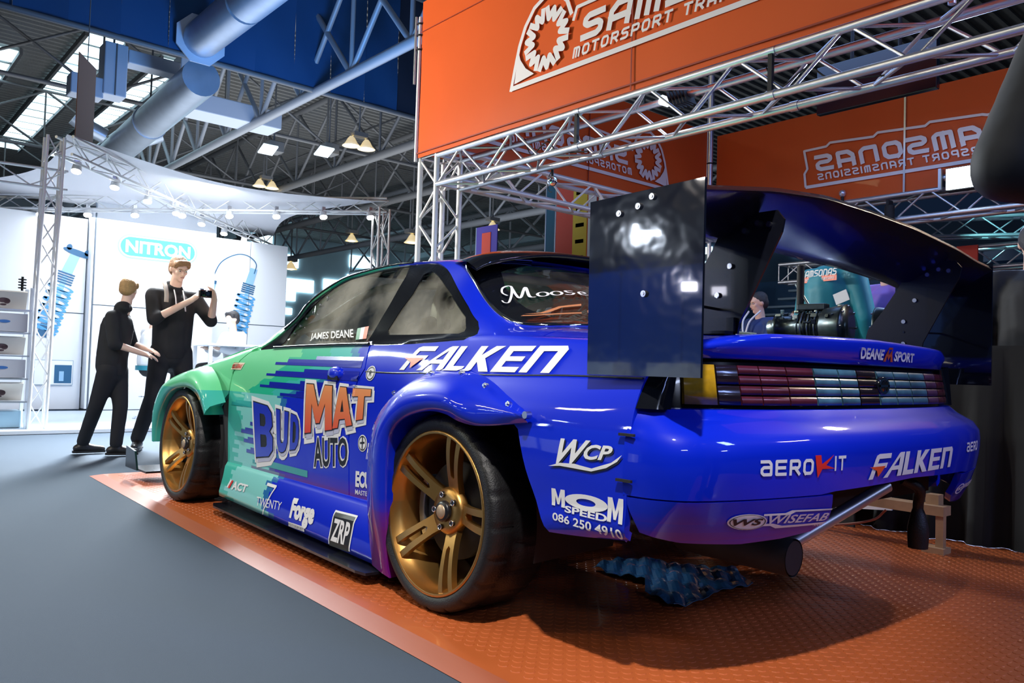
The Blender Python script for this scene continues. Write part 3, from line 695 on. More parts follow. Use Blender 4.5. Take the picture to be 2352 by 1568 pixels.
# underside
mb = MB(); mb.box((1.65, 0, .13), (2.5, 1.55, .02)); mb.build('floor_pan', M_matte, car); mb = MB(); mb.box((-.30, 0, .40), (1.15, 1.0, .02)); mb.build('boot_floor', M_matte, car); mb = MB(); mb.box((-.88, 0, .52), (.04, 1.5, .26)); mb.build('rear_panel', M_matte, car)
mb = MB(); mb.cyl((0, -.72, .33), (0, .72, .33), .04); mb.sph((0, 0, .33), .13, 12); mb.build('rear_axle', M_matte, car)
mb = MB(); mb.cyl((-1.072, -.0, .485), (-.93, .345, .312), .021, n=14); mb.build('rear_crash_bar', M_alu, car)
mb = MB(); mb.cyl((-.60, .40, .30), (-.98, .385, .292), .055, n=20, caps=False); mb.cyl((-.98, .385, .292), (-.60, .40, .30), .050, n=20); mb.build('exhaust_tip', M_matte, car)
mb = MB(); mb.tube(bezier_spline([(-.98, -.33, .47), (-1.02, -.37, .44), (-1.0, -.41, .38), (-1.0, -.412, .30), (-1.0, -.412, .228)], 5), [.018] * 12 + [.024, .028, .032, .035, .036, .036, .035, .034, .033], 10)
mb.build('tow_strap', M_rub, car)
mb = MB(); mb.box((3.38, 0, .075), (.34, 1.86, .012)); mb.prism([(3.3, .08), (3.55, .08), (3.55, .22), (3.36, .20)], 'Y', .95, .962); mb.prism([(3.3, .08), (3.55, .08), (3.55, .22), (3.36, .20)], 'Y', -.962, -.95)
mb.build('front_splitter', M_carbon, car)
mb = MB(); mb.box((3.30, 0, .36), (.10, 1.3, .46)); mb.build('front_bumper_core', M_matte, car)

# ------------------------------------------------------------------ wheels
def make_wheel(name, cx_, s):
    cz = .325; yf = .968
    def W(x, d, z): return Vector((x, s * (yf - d - (z) * .045), z + cz)) + Vector((cx_, 0, 0))   # d: depth from the face; slight camber
    def lath(prof, n=64):
        rs = []
        for i in range(n + 1):
            t = 2 * PI * i / n; rs.append([W(r * math.cos(t), d, r * math.sin(t)) for r, d in prof])
        return rs
    mb = MB(); mb.grid(lath([(.262, .001), (.270, -.002), (.2745, .004), (.2735, .010), (.262, .012), (.262, .001)])); mb.grid(lath([(.262, .001), (.258, .02), (.250, .035), (.243, .05), (.238, .12), (.232, .20), (.245, .25)]))
    rim = mb.build('wheel', M_gold, car); rim['label'] = 'gold ' + name
    # tyre with cut shoulder grooves
    prof = [(.268, .012), (.276, .0), (.292, -.004), (.306, -.003), (.316, .006), (.3225, .018), (.3248, .032), (.325, .05), (.325, .075), (.325, .085), (.325, .12), (.325, .15), (.325, .19), (.325, .225), (.318, .245), (.30, .258), (.262, .25)]
    n = 180; rs = []
    for i in range(n):
        t = 2 * PI * i / n; g = (i % 9) == 0; g2 = ((i + 4) % 9) == 0; row = []
        for j, (r, d) in enumerate(prof):
            if g and 4 <= j <= 8: r -= .007
            if g2 and 10 <= j <= 13: r -= .007
            if j in (9,): r -= .007
            row.append(W(r * math.cos(t), d, r * math.sin(t)))
        rs.append(row)
    rs.append(rs[0]); mb = MB(); mb.grid(rs); mb.build('tyre', M_rub, rim, merge=1e-6)
    # five split spokes
    def sev(th):
        ct, st = math.cos(th), math.sin(th)
        def f(r, t):
            d = .012 + .058 * (1 - min(1, max(0, (r - .07) / .19))) ** 1.6
            return W(-(r * ct - t * st), d, r * st + t * ct)
        return f
    sp_o = [(.045, -.033), (.10, -.030), (.16, -.033), (.262, -.040), (.262, -.017), (.16, -.0125), (.125, -.011), (.115, 0.), (.125, .011), (.16, .0125), (.262, .017), (.262, .040), (.16, .033), (.10, .030), (.045, .033)]
    for k in range(5):
        o = patch('spoke', M_gold, sev(math.radians(73 + 72 * k)), sp_o, step=.016, parent=rim, thick=.022, inward=(cx_, 0, .325), smooth=True)
        o.modifiers['thickness'].offset = -1
        b = o.modifiers.new('bev', 'BEVEL'); b.width = .004; b.segments = 2; b.limit_method = 'ANGLE'; b.angle_limit = 1.0
    mb = MB(); mb.grid(lath([(.0, .052), (.05, .052), (.072, .056), (.080, .066), (.082, .09)], 40)); mb.build('hub', M_gold, rim)
    mb = MB(); mb.grid(lath([(0, .030), (.020, .030), (.024, .034), (.024, .05)], 24)); mb.build('centre_cap', mat('cap_bronze', (.55, .40, .26), .45, metal=.6) if 'cap_bronze' not in bpy.data.materials else bpy.data.materials['cap_bronze'], rim)
    mb = MB(); mb.grid(lath([(.024, .034), (.033, .036), (.036, .042), (.036, .054)], 24)); mb.build('cap_ring', M_ink, rim)
    for k in range(5):
        t = math.radians(37 + 72 * k); x, z = -.057 * math.cos(t), .057 * math.sin(t)
        mb = MB(); a = W(x, .056, z); b = W(x, .046, z); mb.cyl(a, b, .0105, n=14); mb.build('lug_nut', M_ink, rim)
        mb = MB(); rg = []
        for q in range(17):
            tt = 2 * PI * q / 16; rg.append([W(x + r * math.cos(tt), d, z + r * math.sin(tt)) for r, d in ((.0105, .048), (.0105, .044), (.0075, .044), (.0075, .048))])
        mb.grid(rg); mb.build('lug_ring', M_chrome, rim)
    mb = MB(); mb.grid(lath([(0, .10), (.165, .10), (.165, .125), (0, .125)], 48)); mb.build('brake_disc', M_intd, rim)
    mb = MB(); rs2 = []
    for i in range(13):
        t = math.radians(150 + 70 * i / 12); rs2.append([W(-r * math.cos(t), d, r * math.sin(t)) for r, d in ((.17, .085), (.20, .085), (.20, .13), (.17, .13), (.17, .085))])
    mb.grid(rs2); mb.build('brake_caliper', M_alu, rim)
    return rim
for s, side in ((1, 'near'), (-1, 'far')):
    make_wheel('rear wheel on the %s side' % side, 0., s); make_wheel('front wheel on the %s side' % side, 2.525, s)

# ------------------------------------------------------------------ rear wing
def wing_te(y):
    ys = [-.95, -.79, -.60, -.23, .09, .36, .64, .95]; zs = [1.262, 1.272, 1.296, 1.322, 1.330, 1.330, 1.305, 1.258]
    return float(np.interp(y, ys, zs))
rws = []
for y in np.linspace(-.945, .945, 41):
    zt = wing_te(y); zl = zt - .045 - .02 * (1 - abs(y) / .95)
    T_ = (-1.052, zt); Ld = (-.715, zl)
    pr = [T_, (-1.046, zt + .012), (-.98, zt - .004), (-.86, zl + .030), (-.76, zl + .020), Ld, (-.722, zl - .018), (-.79, zl - .052), (-.88, zl - .050), (-.97, zt - .052), (-1.046, zt - .006), T_]
    rws.append([Vector((x, y, z)) for x, z in pr])
mb = MB(); mb.grid(rws); wing = mb.build('rear_wing', M_carbon, car)
for s in (1, -1):
    ep = [(-.680, .805), (-1.052, .805), (-1.052, 1.288), (-.675, 1.278)]
    mb = MB(); mb.prism(ep, 'Y', s * .945, s * .953); e_ = mb.build('endplate', M_plate, wing)
    for x, z in ((-.785, 1.232), (-.85, 1.243), (-.895, 1.262), (-.875, 1.015)):
        mb = MB(); mb.cyl((x, s * .953, z), (x, s * .960, z), .0085, n=12); mb.cyl((x, s * .9602, z), (x, s * .962, z), .004, n=8); mb.build('endplate_bolt', M_steel, e_)
    st = [(-.70, .93), (-.925, .93), (-.93, .96), (-1.055, 1.20), (-1.062, 1.235), (-1.04, 1.262), (-.93, 1.262), (-.865, 1.225), (-.835, 1.17), (-.775, 1.08), (-.72, 1.01)]
    mb = MB(); mb.prism(st, 'Y', s * .604, s * .612); u_ = mb.build('wing_upright', M_carbon, wing)
    mb = MB(); mb.box((-.81, s * .618, .95), (.22, .012, .05)); mb.box((-.81, s * .64, .932), (.22, .05, .008)); mb.build('mount_bracket', M_carbon, u_)
    for x, z in ((-1.02, 1.225), (-.985, 1.232), (-.945, 1.215), (-.90, 1.12), (-.86, 1.04), (-.86, .955), (-.78, .955)):
        mb = MB(); mb.cyl((x, s * .612, z), (x, s * .62, z), .008, n=10); mb.cyl((x, s * .604, z), (x, s * .596, z), .008, n=10); mb.build('upright_bolt', M_steel, u_)
mb = MB(); mb.cyl((-.86, .945, 1.012), (-.86, .60, 1.0), .004, n=6); mb.build('wing_stay_rod', M_black, wing); mb = MB(); mb.cyl((-.86, -.945, 1.012), (-.86, -.60, 1.0), .004, n=6); mb.build('wing_stay_rod', M_black, wing)

# ------------------------------------------------------------------ cabin
mb = MB(); mb.tube(bezier_spline([(.62, .56, .2), (.62, .56, .9), (.62, .50, 1.17), (.62, .30, 1.23), (.62, -.30, 1.23), (.62, -.50, 1.17), (.62, -.56, .9), (.62, -.56, .2)], 6), .02, 8)
for s in (1, -1):
    mb.tube(bezier_spline([(.62, s * .50, 1.17), (1.15, s * .52, 1.17), (1.5, s * .60, 1.03), (1.75, s * .68, .88), (1.8, s * .70, .3)], 6), .02, 8)
    mb.cyl((.60, s * .50, 1.17), (-.15, s * .55, .75), .02); mb.cyl((.62, s * .56, .75), (1.78, s * .69, .45), .02); mb.cyl((.62, s * .56, .35), (1.78, s * .69, .75), .02)
mb.cyl((.62, .50, 1.16), (-.15, -.55, .75), .02); mb.cyl((.62, -.50, 1.16), (-.15, .55, .75), .02); mb.cyl((.62, -.56, .85), (.62, .56, .85), .02)
mb.build('roll_cage', M_cage, car)
for s in (1, -1):
    mb = MB(); mb.prism([(.60, 1.17), (.60, .86), (.22, .86), (.10, .84), (.28, 1.0), (.42, 1.10)], 'Y', s * .545, s * .553); mb.build('cage_gusset', M_int, car)
    for x, z, r in ((.50, 1.08, .030), (.52, .99, .024), (.40, .99, .02)):
        mb = MB(); mb.cyl((x, s * .553, z), (x, s * .5545, z), r, n=16); mb.build('gusset_hole', M_intd, car)
    mb = MB(); q = [(.78, .30), (.84, .36), (.80, .55), (.72, .80), (.66, 1.02), (.60, 1.03), (.58, .90), (.62, .60), (.66, .32)]
    mb.prism(q, 'Y', s * .36 - .24, s * .36 + .24); mb.box((1.0, s * .36, .34), (.42, .46, .10)); mb.box((1.0, s * .36 - .23, .42), (.36, .04, .14)); mb.box((1.0, s * .36 + .23, .42), (.36, .04, .14))
    mb.build('bucket_seat', M_intd, car, bevel=.02)
mb = MB(); mb.sph((.30, .44, .93), .12, 16, (1, .85, 1)); mb.build('helmet', mat('helmet_white', (.75, .72, .6), .25, coat=1), car)
mb = MB(); mb.box((1.72, 0, .80), (.34, 1.36, .18)); mb.build('dashboard', M_intd, car, bevel=.03)
mb = MB(); mb.tube([(1.47, -.36 + .16 * math.cos(t), .86 + .16 * math.sin(t)) for t in np.linspace(0, 2 * PI, 24, endpoint=False)], .014, 8, closed=True); mb.cyl((1.47, -.36, .86), (1.65, -.36, .80), .02); mb.box((1.47, -.36, .86), (.02, .3, .03)); mb.build('steering_wheel', M_matte, car)
mb = MB(); mb.box((.05, 0, .87), (.55, 1.15, .015)); mb.box((.32, 0, .62), (.02, 1.2, .5)); mb.build('rear_bulkhead', M_int, car)
mb = MB()
for s in (1, -1): mb.prism([(.74, .2), (1.98, .2), (1.98, .80), (1.80, .86), (.74, .87)], 'Y', s * .80, s * .805)
mb.build('door_card', M_int, car)
# ------------------------------------------------------------------ hall floor and mat
M_carpet = mat('grey_blue_carpet', (.048, .070, .100), .95, var=.35, vscale=900, bump=.4, bscale=900)
mb = MB(); mb.box((22, -14, -.02), (76, 76, .02)); o = mb.build('floor', M_carpet); o['kind'] = 'structure'
M_mat = mat('orange_rubber_mat', (.50, .115, .030), .36, var=.12, vscale=5, coat=.15)
M_matedge = mat('mat_edge_strip', (.34, .085, .035), .5)
matr = MB(); mo = [(3.82, 1.03), (-3.2, 1.215), (-3.2, -7.2), (3.82, -7.2)]
matr.prism(mo, 'Z', -.009, .006); mat_o = matr.build('rubber_mat', M_mat); tag(mat_o, 'orange studded rubber mat that the race car stands on', 'mat')
mb = MB(); mb.add([(3.87, 1.105, -.008), (-3.2, 1.30, -.008), (-3.2, 1.215, .006), (3.82, 1.03, .006)], [(0, 1, 2, 3)]); mb.add([(3.87, 1.105, -.008), (3.87, -7.2, -.008), (3.82, -7.2, .006), (3.82, 1.03, .006)], [(3, 2, 1, 0)])
mb.build('edge_ramp', M_matedge, mat_o)
V = []; F = []; n = 8; cs = [(math.cos(2 * PI * k / n), math.sin(2 * PI * k / n)) for k in range(n)]
rowi = 0; x = -2.0
while x < 3.75:
    y = -3.0 + (.0265 if rowi % 2 else 0)
    while y < 1.0 + (3.8 - x) * .026 - .03:
        b = len(V)
        V += [(x + .0165 * c_, y + .0165 * s_, .0058) for c_, s_ in cs] + [(x + .0140 * c_, y + .0140 * s_, .0076) for c_, s_ in cs]
        F += [(b + k, b + (k + 1) % n, b + n + (k + 1) % n, b + n + k) for k in range(n)] + [tuple(range(b + n, b + 2 * n))]
        y += .053
    x += .0265; rowi += 1
me = bpy.data.meshes.new('mat_stud'); me.from_pydata(V, [], F); me.materials.append(M_mat); o = link(bpy.data.objects.new('mat_stud', me), mat_o); o['kind'] = 'stuff'

# crumpled blue plastic sheet under the car
M_sheet = mat('blue_plastic_sheet', (.06, .24, .52), .25, coat=.5, bump=.6, bscale=14)
rnd = random.Random(3); ol = [(.06, .12), (.10, -.08), (.02, -.18), (-.30, -.36), (-.47, -.22), (-.46, -.05), (-.50, .18), (-.47, .27), (-.30, .22), (-.20, .10), (-.05, .14)]
def shev(u, v): return Vector((u, v, .010 + .014 * abs(math.sin(u * 17 + v * 9) * math.cos(v * 21 - u * 6)) + .012 * abs(math.sin(u * 41 + v * 33))))
o = patch('plastic_sheet', M_sheet, shev, ol, step=.018, inward=(0, 0, -2), thick=.002, smooth=False); o.modifiers['thickness'].offset = 1
tag(o, 'crumpled blue plastic sheet on the mat behind the rear axle', 'plastic sheet')

# ------------------------------------------------------------------ hall roof
M_deck = mat('roof_deck', (.22, .225, .22), .7, var=.2); M_beam = mat('roof_steel_grey', (.36, .39, .43), .5, metal=.2); M_beamd = mat('roof_steel_dark', (.16, .165, .17), .6, metal=.2)
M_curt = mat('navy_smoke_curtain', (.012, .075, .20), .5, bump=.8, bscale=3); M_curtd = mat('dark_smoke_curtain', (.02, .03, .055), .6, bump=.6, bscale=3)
M_duct = mat('galvanised_duct', (.42, .50, .60), .38, metal=.55, var=.15, vscale=3); M_hvac = mat('hvac_casing', (.55, .62, .72), .5)
M_day = mat('daylight_glazing', (.6, .8, .9), .3, emit=(.62, .88, 1.0), es=2.6)
mb = MB(); mb.box((34, -16, 11.6), (60, 60, .1)); ceil = mb.build('ceiling', M_deck); ceil['kind'] = 'structure'
mb = MB()
for i in range(150): mb.box((5 + i * .38, -16, 11.50), (.12, 60, .09))
o = mb.build('deck_rib', M_deck, ceil); o['kind'] = 'stuff'
# rooflights: bright panes between bars
k = 0
for (x0, x1, y0, y1, nn) in ((26.5, 46, -3.6, -4.7, 16), (27, 46, -6.1, -6.9, 22), (30, 44, -1.2, -2.2, 8)):
    fr = MB(); L = (x1 - x0) / nn
    fr.box(((x0 + x1) / 2, y0 + .06, 11.32), (x1 - x0, .10, .2)); fr.box(((x0 + x1) / 2, y1 - .06, 11.32), (x1 - x0, .10, .2))
    rf = fr.build('rooflight_frame', M_beamd, ceil)
    for i in range(nn):
        mb = MB(); mb.box((x0 + L * (i + .5), (y0 + y1) / 2, 11.36), (L * .78, abs(y1 - y0), .03)); mb.build('rooflight_pane', M_day, rf)

def lattice(name, label, group, x0, x1, y, z0, z1, step, m, r=.09, rb=.055, axis='X', cat='roof truss', x_lo=None, dense=True):
    """flat roof girder; each chord and each web bar is a part"""
    t = empty(name, (x0, y, z0) if axis == 'X' else (y, x0, z0), label, cat, group)
    def P(a, z): return (a - x0, 0, z - z0) if axis == 'X' else (0, a - x0, z - z0)
    MB().cyl(P(x0, z0), P(x1, z0), r, n=8).build('bottom_chord', m, t)
    MB().cyl(P(x0, z1), P(x1, z1), r * .8, n=8).build('top_chord', m, t)
    n_ = int(round((x1 - x0) / step))
    for i in range(n_ + 1):
        a = x0 + i * step
        if a <= x1 + .01: MB().cyl(P(a, z0), P(a, z1), rb * .8, n=6, caps=False).build('web_post', m, t, norm=False)
        for q in ((a + step,) if not dense else (a + step, a - step)):
            if x0 - .01 <= q <= x1 + .01 and a <= x1: MB().cyl(P(a, z0), P(q, z1) if dense and q > a else P(q, z1), rb, n=6, caps=False).build('web_brace', m, t, norm=False)
    return t
lattice('roof_truss', 'pale grey tubular roof truss running under the navy curtain, nearest the camera', None, 7.3, 48.0, -7.1, 8.0, 10.9, 2.7, M_beam, .13, .075)
lattice('roof_truss', 'thick grey roof truss beyond the ventilation duct, second from the left', None, 12.0, 50, -11.7, 8.0, 10.9, 3.2, M_beamd, .15, .06)
lattice('roof_truss', 'dark roof truss with hanging lamps, left of the orange banner', None, 14.0, 52, -16.6, 8.2, 10.9, 3.2, M_beamd, .16, .06)
lattice('roof_truss', 'dark distant roof truss low over the booth canopy', None, 18.0, 54, -22.5, 8.2, 10.9, 3.6, M_beam, .18, .07)
lattice('roof_truss', 'farthest roof truss seen behind the white canopy column', None, 20.0, 56, -30, 8.2, 10.9, 4.0, M_beam, .2, .08)
lattice('roof_truss', 'dark roof truss at the top left corner', None, 15.0, 46, .3, 8.0, 10.6, 2.7, M_beamd, .13, .07)
for i, xx in enumerate((24.5, 33.0, 42.0)):
    lattice('cross_truss', ['dark cross truss nearest behind the curtain', 'middle dark cross truss under the roof deck', 'far dark cross truss under the roof deck'][i], None, -34, 4, xx, 8.8, 11.0, 3.8, M_beamd, .07, .045, axis='Y', cat='roof truss')
# smoke curtain in hanging panels
cu = empty('smoke_curtain', (17.25, -1, 8), 'navy fabric smoke curtain hanging from the hall roof', 'curtain')
yy = 3.0; i = 0
while yy > -15:
    w_ = 1.05; rows_ = []
    for a in np.linspace(0, 1, 7):
        y_ = yy - a * w_; rows_.append([Vector((0 + .035 * math.sin(a * PI) + .03 * math.sin(z * 2.3 + i * 1.7 + a * 4), y_ + 1, z - 8)) for z in np.linspace(8.02, 11.5, 9)])
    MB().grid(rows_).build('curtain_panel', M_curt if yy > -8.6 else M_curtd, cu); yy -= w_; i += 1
MB().cyl((0, 5, .02), (0, -15, .02), .07, n=8).build('curtain_rail', M_beamd, cu)
# ventilation duct through the curtain
du = empty('ventilation_duct', (13, -4.0, 8.45), 'large round galvanised duct passing through the navy curtain', 'duct')
for a, b in ((-1.8, 1.4), (1.5, 4.1)): MB().cyl((a, 0, 0), (b, 0, 0), .43, n=24).build('duct_section', M_duct, du)
mb = MB(); pl = [(.62 * math.cos(PI / 8 + k * PI / 4), .62 * math.sin(PI / 8 + k * PI / 4)) for k in range(8)]; mb.prism(pl, 'X', 4.1, 4.14); mb.build('duct_collar', M_hvac, du)
du2 = empty('ventilation_duct', (17.6, -4.25, 7.75), 'long round galvanised duct behind the curtain running over the booth', 'duct')
for k in range(4): MB().cyl((.1 + k * 4.6, -.12 * k, -.13 * k), (4.6 + k * 4.6, -.12 * (k + 1), -.13 * (k + 1)), .46, n=24).build('duct_section', M_duct, du2); MB().cyl((4.55 + k * 4.6, -.12 * (k + 1), -.13 * (k + 1)), (4.7 + k * 4.6, -.12 * (k + 1), -.13 * (k + 1)), .49, n=24).build('duct_flange', M_duct, du2)
for k in (1, 3): MB().cyl((k * 4.6, -.12 * k, .3 - .13 * k), (k * 4.6, -.12 * k, 3.8), .03, n=6).build('hanger', M_beamd, du2)
for a in (-.9, .9): MB().tube(bezier_spline([(7.5, a * .4, -.05), (7.5, a * 1.0, .15), (7.5, a * 1.4, .35)], 4), .24, 12).build('duct_branch', M_duct, du2)
hv = empty('air_handling_box', (21.8, -6.45, 8.3), 'long pale air duct box with square drop beside the big round duct', 'air duct')
MB().box((0, 0, 0), (1.0, 3.1, .55)).build('casing', M_hvac, hv, bevel=.03); MB().box((-.2, 1.35, .75), (.7, .45, 1.0)).build('riser', M_hvac, hv, bevel=.03); MB().box((-.2, 1.11, .75), (.02, .02, 1.0)).build('riser_seam', M_beamd, hv)
hv = empty('air_handling_box', (20.0, -2.8, 8.1), 'tall pale air handling box left of the big round duct', 'air duct')
MB().box((0, 0, 0), (.6, .55, 1.35)).build('casing', M_hvac, hv, bevel=.03); MB().box((-.31, .0, 0), (.02, .03, 1.33)).build('casing_seam', M_beamd, hv); MB().box((0, -.95, .45), (.5, 1.3, .36)).build('cross_duct', M_hvac, hv, bevel=.03); MB().box((0, .62, -.55), (.5, .75, .52)).build('lower_duct', M_hvac, hv, bevel=.03)
MB().cyl((0, 0, .67), (0, 0, 2.9), .03, n=6).build('hanger', M_beamd, hv)
# high bay lamps
M_lampon = mat('warm_lamp', (1, .9, .6), .4, emit=(1.0, .74, .30), es=14)
M_shade = mat('lamp_reflector', (.75, .70, .55), .35, emit=(1., .75, .35), es=.5)
def highbay(p, label, twin=False, s=1.):
    t = empty('high_bay_lamp', p, label, 'ceiling lamp', None)
    for dy in ((-.28, .28) if twin else (0,)):
        mb = MB(); mb.lathe([(.06, .32), (.12, .25), (.20, .10), (.30, 0), (.27, 0), (.17, .10), (.08, .22)], (0, dy, 0), 'Z', 16); mb.xf(Matrix.Scale(s, 4)); mb.build('lamp_shade', M_shade, t)
        mb = MB(); mb.sph((0, dy, .05), .16, 10, (1.2, 1.2, .5)); mb.xf(Matrix.Scale(s, 4)); mb.build('bulb', M_lampon, t)
    mb = MB(); mb.box((0, 0, .42), (.3, .5, .14)); mb.cyl((0, 0, .42), (0, 0, (11.56 - p[2]) / s), .03); mb.xf(Matrix.Scale(s, 4)); mb.build('gear_housing', M_beamd, t)
highbay((20.9, -10.5, 7.9), 'twin warm high-bay lamp near the orange banner', True, 1.0)
highbay((29.3, -11.0, 7.95), 'warm high-bay lamp above the booth canopy', True, .95)
highbay((30.0, -18.7, 6.7), 'distant lamp seen left of the white stall column', False, 1.3)
highbay((25.0, -19.6, 6.9), 'distant lamp seen between the stall columns and the side truss', False, 1.1)
highbay((48, -21.0, 7.0), 'farthest lamp low beside the booth wall', False, 1.5)
highbay((36, -18.8, 7.4), 'small distant lamp over the end of the booth wall', False, 1.2)
# floodlights on the trusses
M_cool = mat('cool_panel', (.7, .8, .9), .3, emit=(.7, .9, 1.0), es=1.0)
for p, lab in (((23.2, -8.6, 7.95), 'boxy floodlight under the pale roof truss'), ((22.0, -10.0, 7.94), 'boxy dark floodlight beside the twin lamp')):
    t = empty('floodlight', p, lab, 'floodlight'); MB().box((0, 0, 0), (.55, .5, .35)).build('housing', M_beamd, t, bevel=.02); MB().cyl((0, 0, .1), (0, 0, 3.61), .03, n=6).build('hanger', M_beamd, t); MB().box((-.35, .35, -.2), (.5, .5, .05), Matrix.Rotation(.4, 3, 'Y')).build('lens', M_cool, t)
# hanging tan banner in the far left
M_tan = mat('tan_banner', (.30, .13, .07), .6)
t = empty('hanging_banner', (14.8, -1.1, 4.4), 'tall brown banner hanging over the left of the booth', 'banner', None, -.55)
MB().box((0, 0, 1.0), (.9, .015, 2.2)).build('banner_cloth', M_tan, t); a = Art(); a.disc((0, 0), .22, .22, hole=.6); a.line([(-.18, -.18), (.18, .18)], .06); a.line([(-.18, .18), (.18, -.18)], .06)
a.build('banner_mark', mat('mark_brown', (.10, .04, .03), .6), lambda x, y: Vector((x, .012, 1.0 + y * 1.6)), t); MB().cyl((0, 0, 2.1), (0, 0, 4.4), .01, n=5).build('hanging_wire', M_beamd, t)
# end wall of the hall: pale cladding, glazed strips and low annexe roofs
M_pale = mat('pale_cladding', (.55, .68, .74), .6, var=.15, vscale=.4); M_glow = mat('hazy_window', (.7, .85, .9), .4, emit=(.60, .88, 1.0), es=2.4)
mb = MB(); mb.box((62, -16, 5.7), (.4, 76, 11.6)); ew = mb.build('wall_far', M_pale); ew['kind'] = 'structure'
mb = MB(); mb.box((22, -52, 5.7), (80, .4, 11.6)); er = mb.build('wall_right', mat('dark_cladding', (.05, .09, .16), .7)); er['kind'] = 'structure'
mb = MB(); mb.box((22, 22.2, 5.7), (80, .4, 11.6)); el = mb.build('wall_left', mat('grey_cladding', (.20, .24, .30), .7)); el['kind'] = 'structure'
rnd = random.Random(11)
for i in range(26):
    y = -22 - rnd.random() * 28; z = 5.0 + rnd.random() * 6
    MB().box((61.7, y, z), (.1, 1.2 + rnd.random() * 2.6, .5 + rnd.random() * .9)).build('glazed_panel', M_glow, ew)
for i in range(16):
    x = 26 + i * 2.2
    MB().box((x, -51.7, 9.3 + .8 * (i % 3)), (1.7, .1, .6)).build('glazed_panel', M_glow, er)
t = empty('side_gallery', (40, -34, 5), 'pale steel gallery and beams far behind the stall columns', 'gallery')
for k in range(5):
    MB().box((0, -3 + k * .1, k * 1.35), (34, .35, .4)).build('gallery_beam', M_pale, t)
for k in range(14):
    MB().cyl((-16 + k * 2.4, -3, 0), (-14.8 + k * 2.4, -2.7, 1.35), .09, n=6).build('gallery_brace', M_pale, t, norm=False); MB().cyl((-13.6 + k * 2.4, -3, 0), (-14.8 + k * 2.4, -2.7, 1.35), .09, n=6).build('gallery_brace', M_pale, t, norm=False)
    if k % 2: MB().box((-16 + k * 2.4, -2.9, 2.1), (1.8, .1, 1.0)).build('gallery_window', M_glow, t)
# dark interiors behind the stall on the right
M_dkblue = mat('blue_lit_booth', (.02, .10, .24), .5, var=.5, vscale=1.5)
for k in range(6): MB().cyl((-15 + k * 6, -3, -5), (-15 + k * 6, -3, 0), .15, n=8).build('gallery_post', M_pale, t)
t = empty('neighbour_stall', (4, -12.5, 0), 'dark blue neighbouring stall behind the orange banners', 'stall')
MB().box((1, -3, 1.6), (12, .1, 3.2)).build('back_panel', M_dkblue, t); MB().box((-5, -2, 3.3), (9, .4, .3)).build('fascia', M_dkblue, t)
for k in range(9): MB().box((3.6 - .25 * k, -1.2, 1.35 + .17 * k), (3.0, .5, .045)).build('roller_shelf', mat('shelf_silver', (.35, .5, .62), .3, metal=.6) if k == 0 else bpy.data.materials['shelf_silver'], t)
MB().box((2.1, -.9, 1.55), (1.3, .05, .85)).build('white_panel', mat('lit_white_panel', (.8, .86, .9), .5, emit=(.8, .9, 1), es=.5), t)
MB().box((4.6, .6, 1.8), (.9, .06, 2.5)).build('blue_panel', mat('dusk_blue_panel', (.04, .06, .28), .5), t)

# blue-lit panels and counters added across the aisle, only for reflections in the car
t = empty('reflection_stand', (8.5, 11.2, 0), 'unseen blue panelled stand added across the aisle for reflections', 'stall')
M_bluep = mat('blue_stand_panel', (.03, .16, .60), .6)
for k in range(6): MB().box((-4 + k * 1.5, 0, 1.4), (1.47, .08, 2.8)).build('stand_panel', M_bluep, t)
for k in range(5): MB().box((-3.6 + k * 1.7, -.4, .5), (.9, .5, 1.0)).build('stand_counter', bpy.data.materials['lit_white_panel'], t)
# ------------------------------------------------------------------ exhibition stall: trusses and banners
M_tr = mat('polished_truss', (.68, .70, .76), .34, metal=.85); M_trw = mat('white_truss', (.80, .80, .80), .35, metal=.3)
def box_truss(name, label, group, p0, p1, size=.29, down=None, m=None, step=.36, ends=True, rc=.029, rb=.0125, skip=()):
    """square truss between p0 and p1 (corner chord line); u,v span the section"""
    m = m or M_tr; p0 = Vector(p0); p1 = Vector(p1); d = (p1 - p0); L = d.length; d.normalize()
    u, v = [Vector(q) for q in down]
    t = empty(name, p0, label, 'truss', group)
    cs = [Vector((0, 0, 0)), u * size, u * size + v * size, v * size]
    for c in cs: MB().cyl(c, c + d * L, rc, n=10).build('chord', m, t, norm=False)
    n_ = max(2, int(round(L / step))); s = L / n_
    for q in range(4):
        a, b = cs[q], cs[(q + 1) % 4]
        for i in range(n_):
            A, B = (a, b) if (i + q) % 2 == 0 else (b, a)
            MB().cyl(A + d * (i * s + .02), B + d * ((i + 1) * s - .02), rb, n=6, caps=False).build('brace', m, t, norm=False)
    for k in (0, L) if ends else ():
        for q in range(4): MB().cyl(cs[q] + d * k, cs[(q + 1) % 4] + d * k, rb, n=6, caps=False).build('end_strut', m, t, norm=False)
    return t
X_, Y_, Z_ = Vector((1, 0, 0)), Vector((0, 1, 0)), Vector((0, 0, 1))
ft = box_truss('front_truss', 'polished box truss along the bottom of the front orange banner', None, (4.31, -2.02, 2.63), (-2.2, -2.02, 2.63), down=(-Y_, Z_), step=.38)
for x in (2.35, .6): # coupler rings and clamps
    for c in ((0, 0), (0, .29), (-.29, 0)): MB().cyl((x - 4.31 - .03, c[0], c[1]), (x - 4.31 + .03, c[0], c[1]), .034, n=12).build('coupler', M_tr, ft)
    MB().box((x - 4.31, .01, .145), (.03, .03, .33)).build('clamp_strap', M_matte, ft)
box_truss('side_truss', 'white-lit box truss receding under the side banner', None, (4.31, -2.31, 2.72), (4.31, -7.0, 2.72), down=(X_, Z_), step=.38, m=M_trw)
box_truss('back_truss', 'polished box truss under the back orange banner', None, (4.31, -7.0, 2.72), (-3.0, -7.0, 2.72), down=(-Y_, Z_), step=.38)
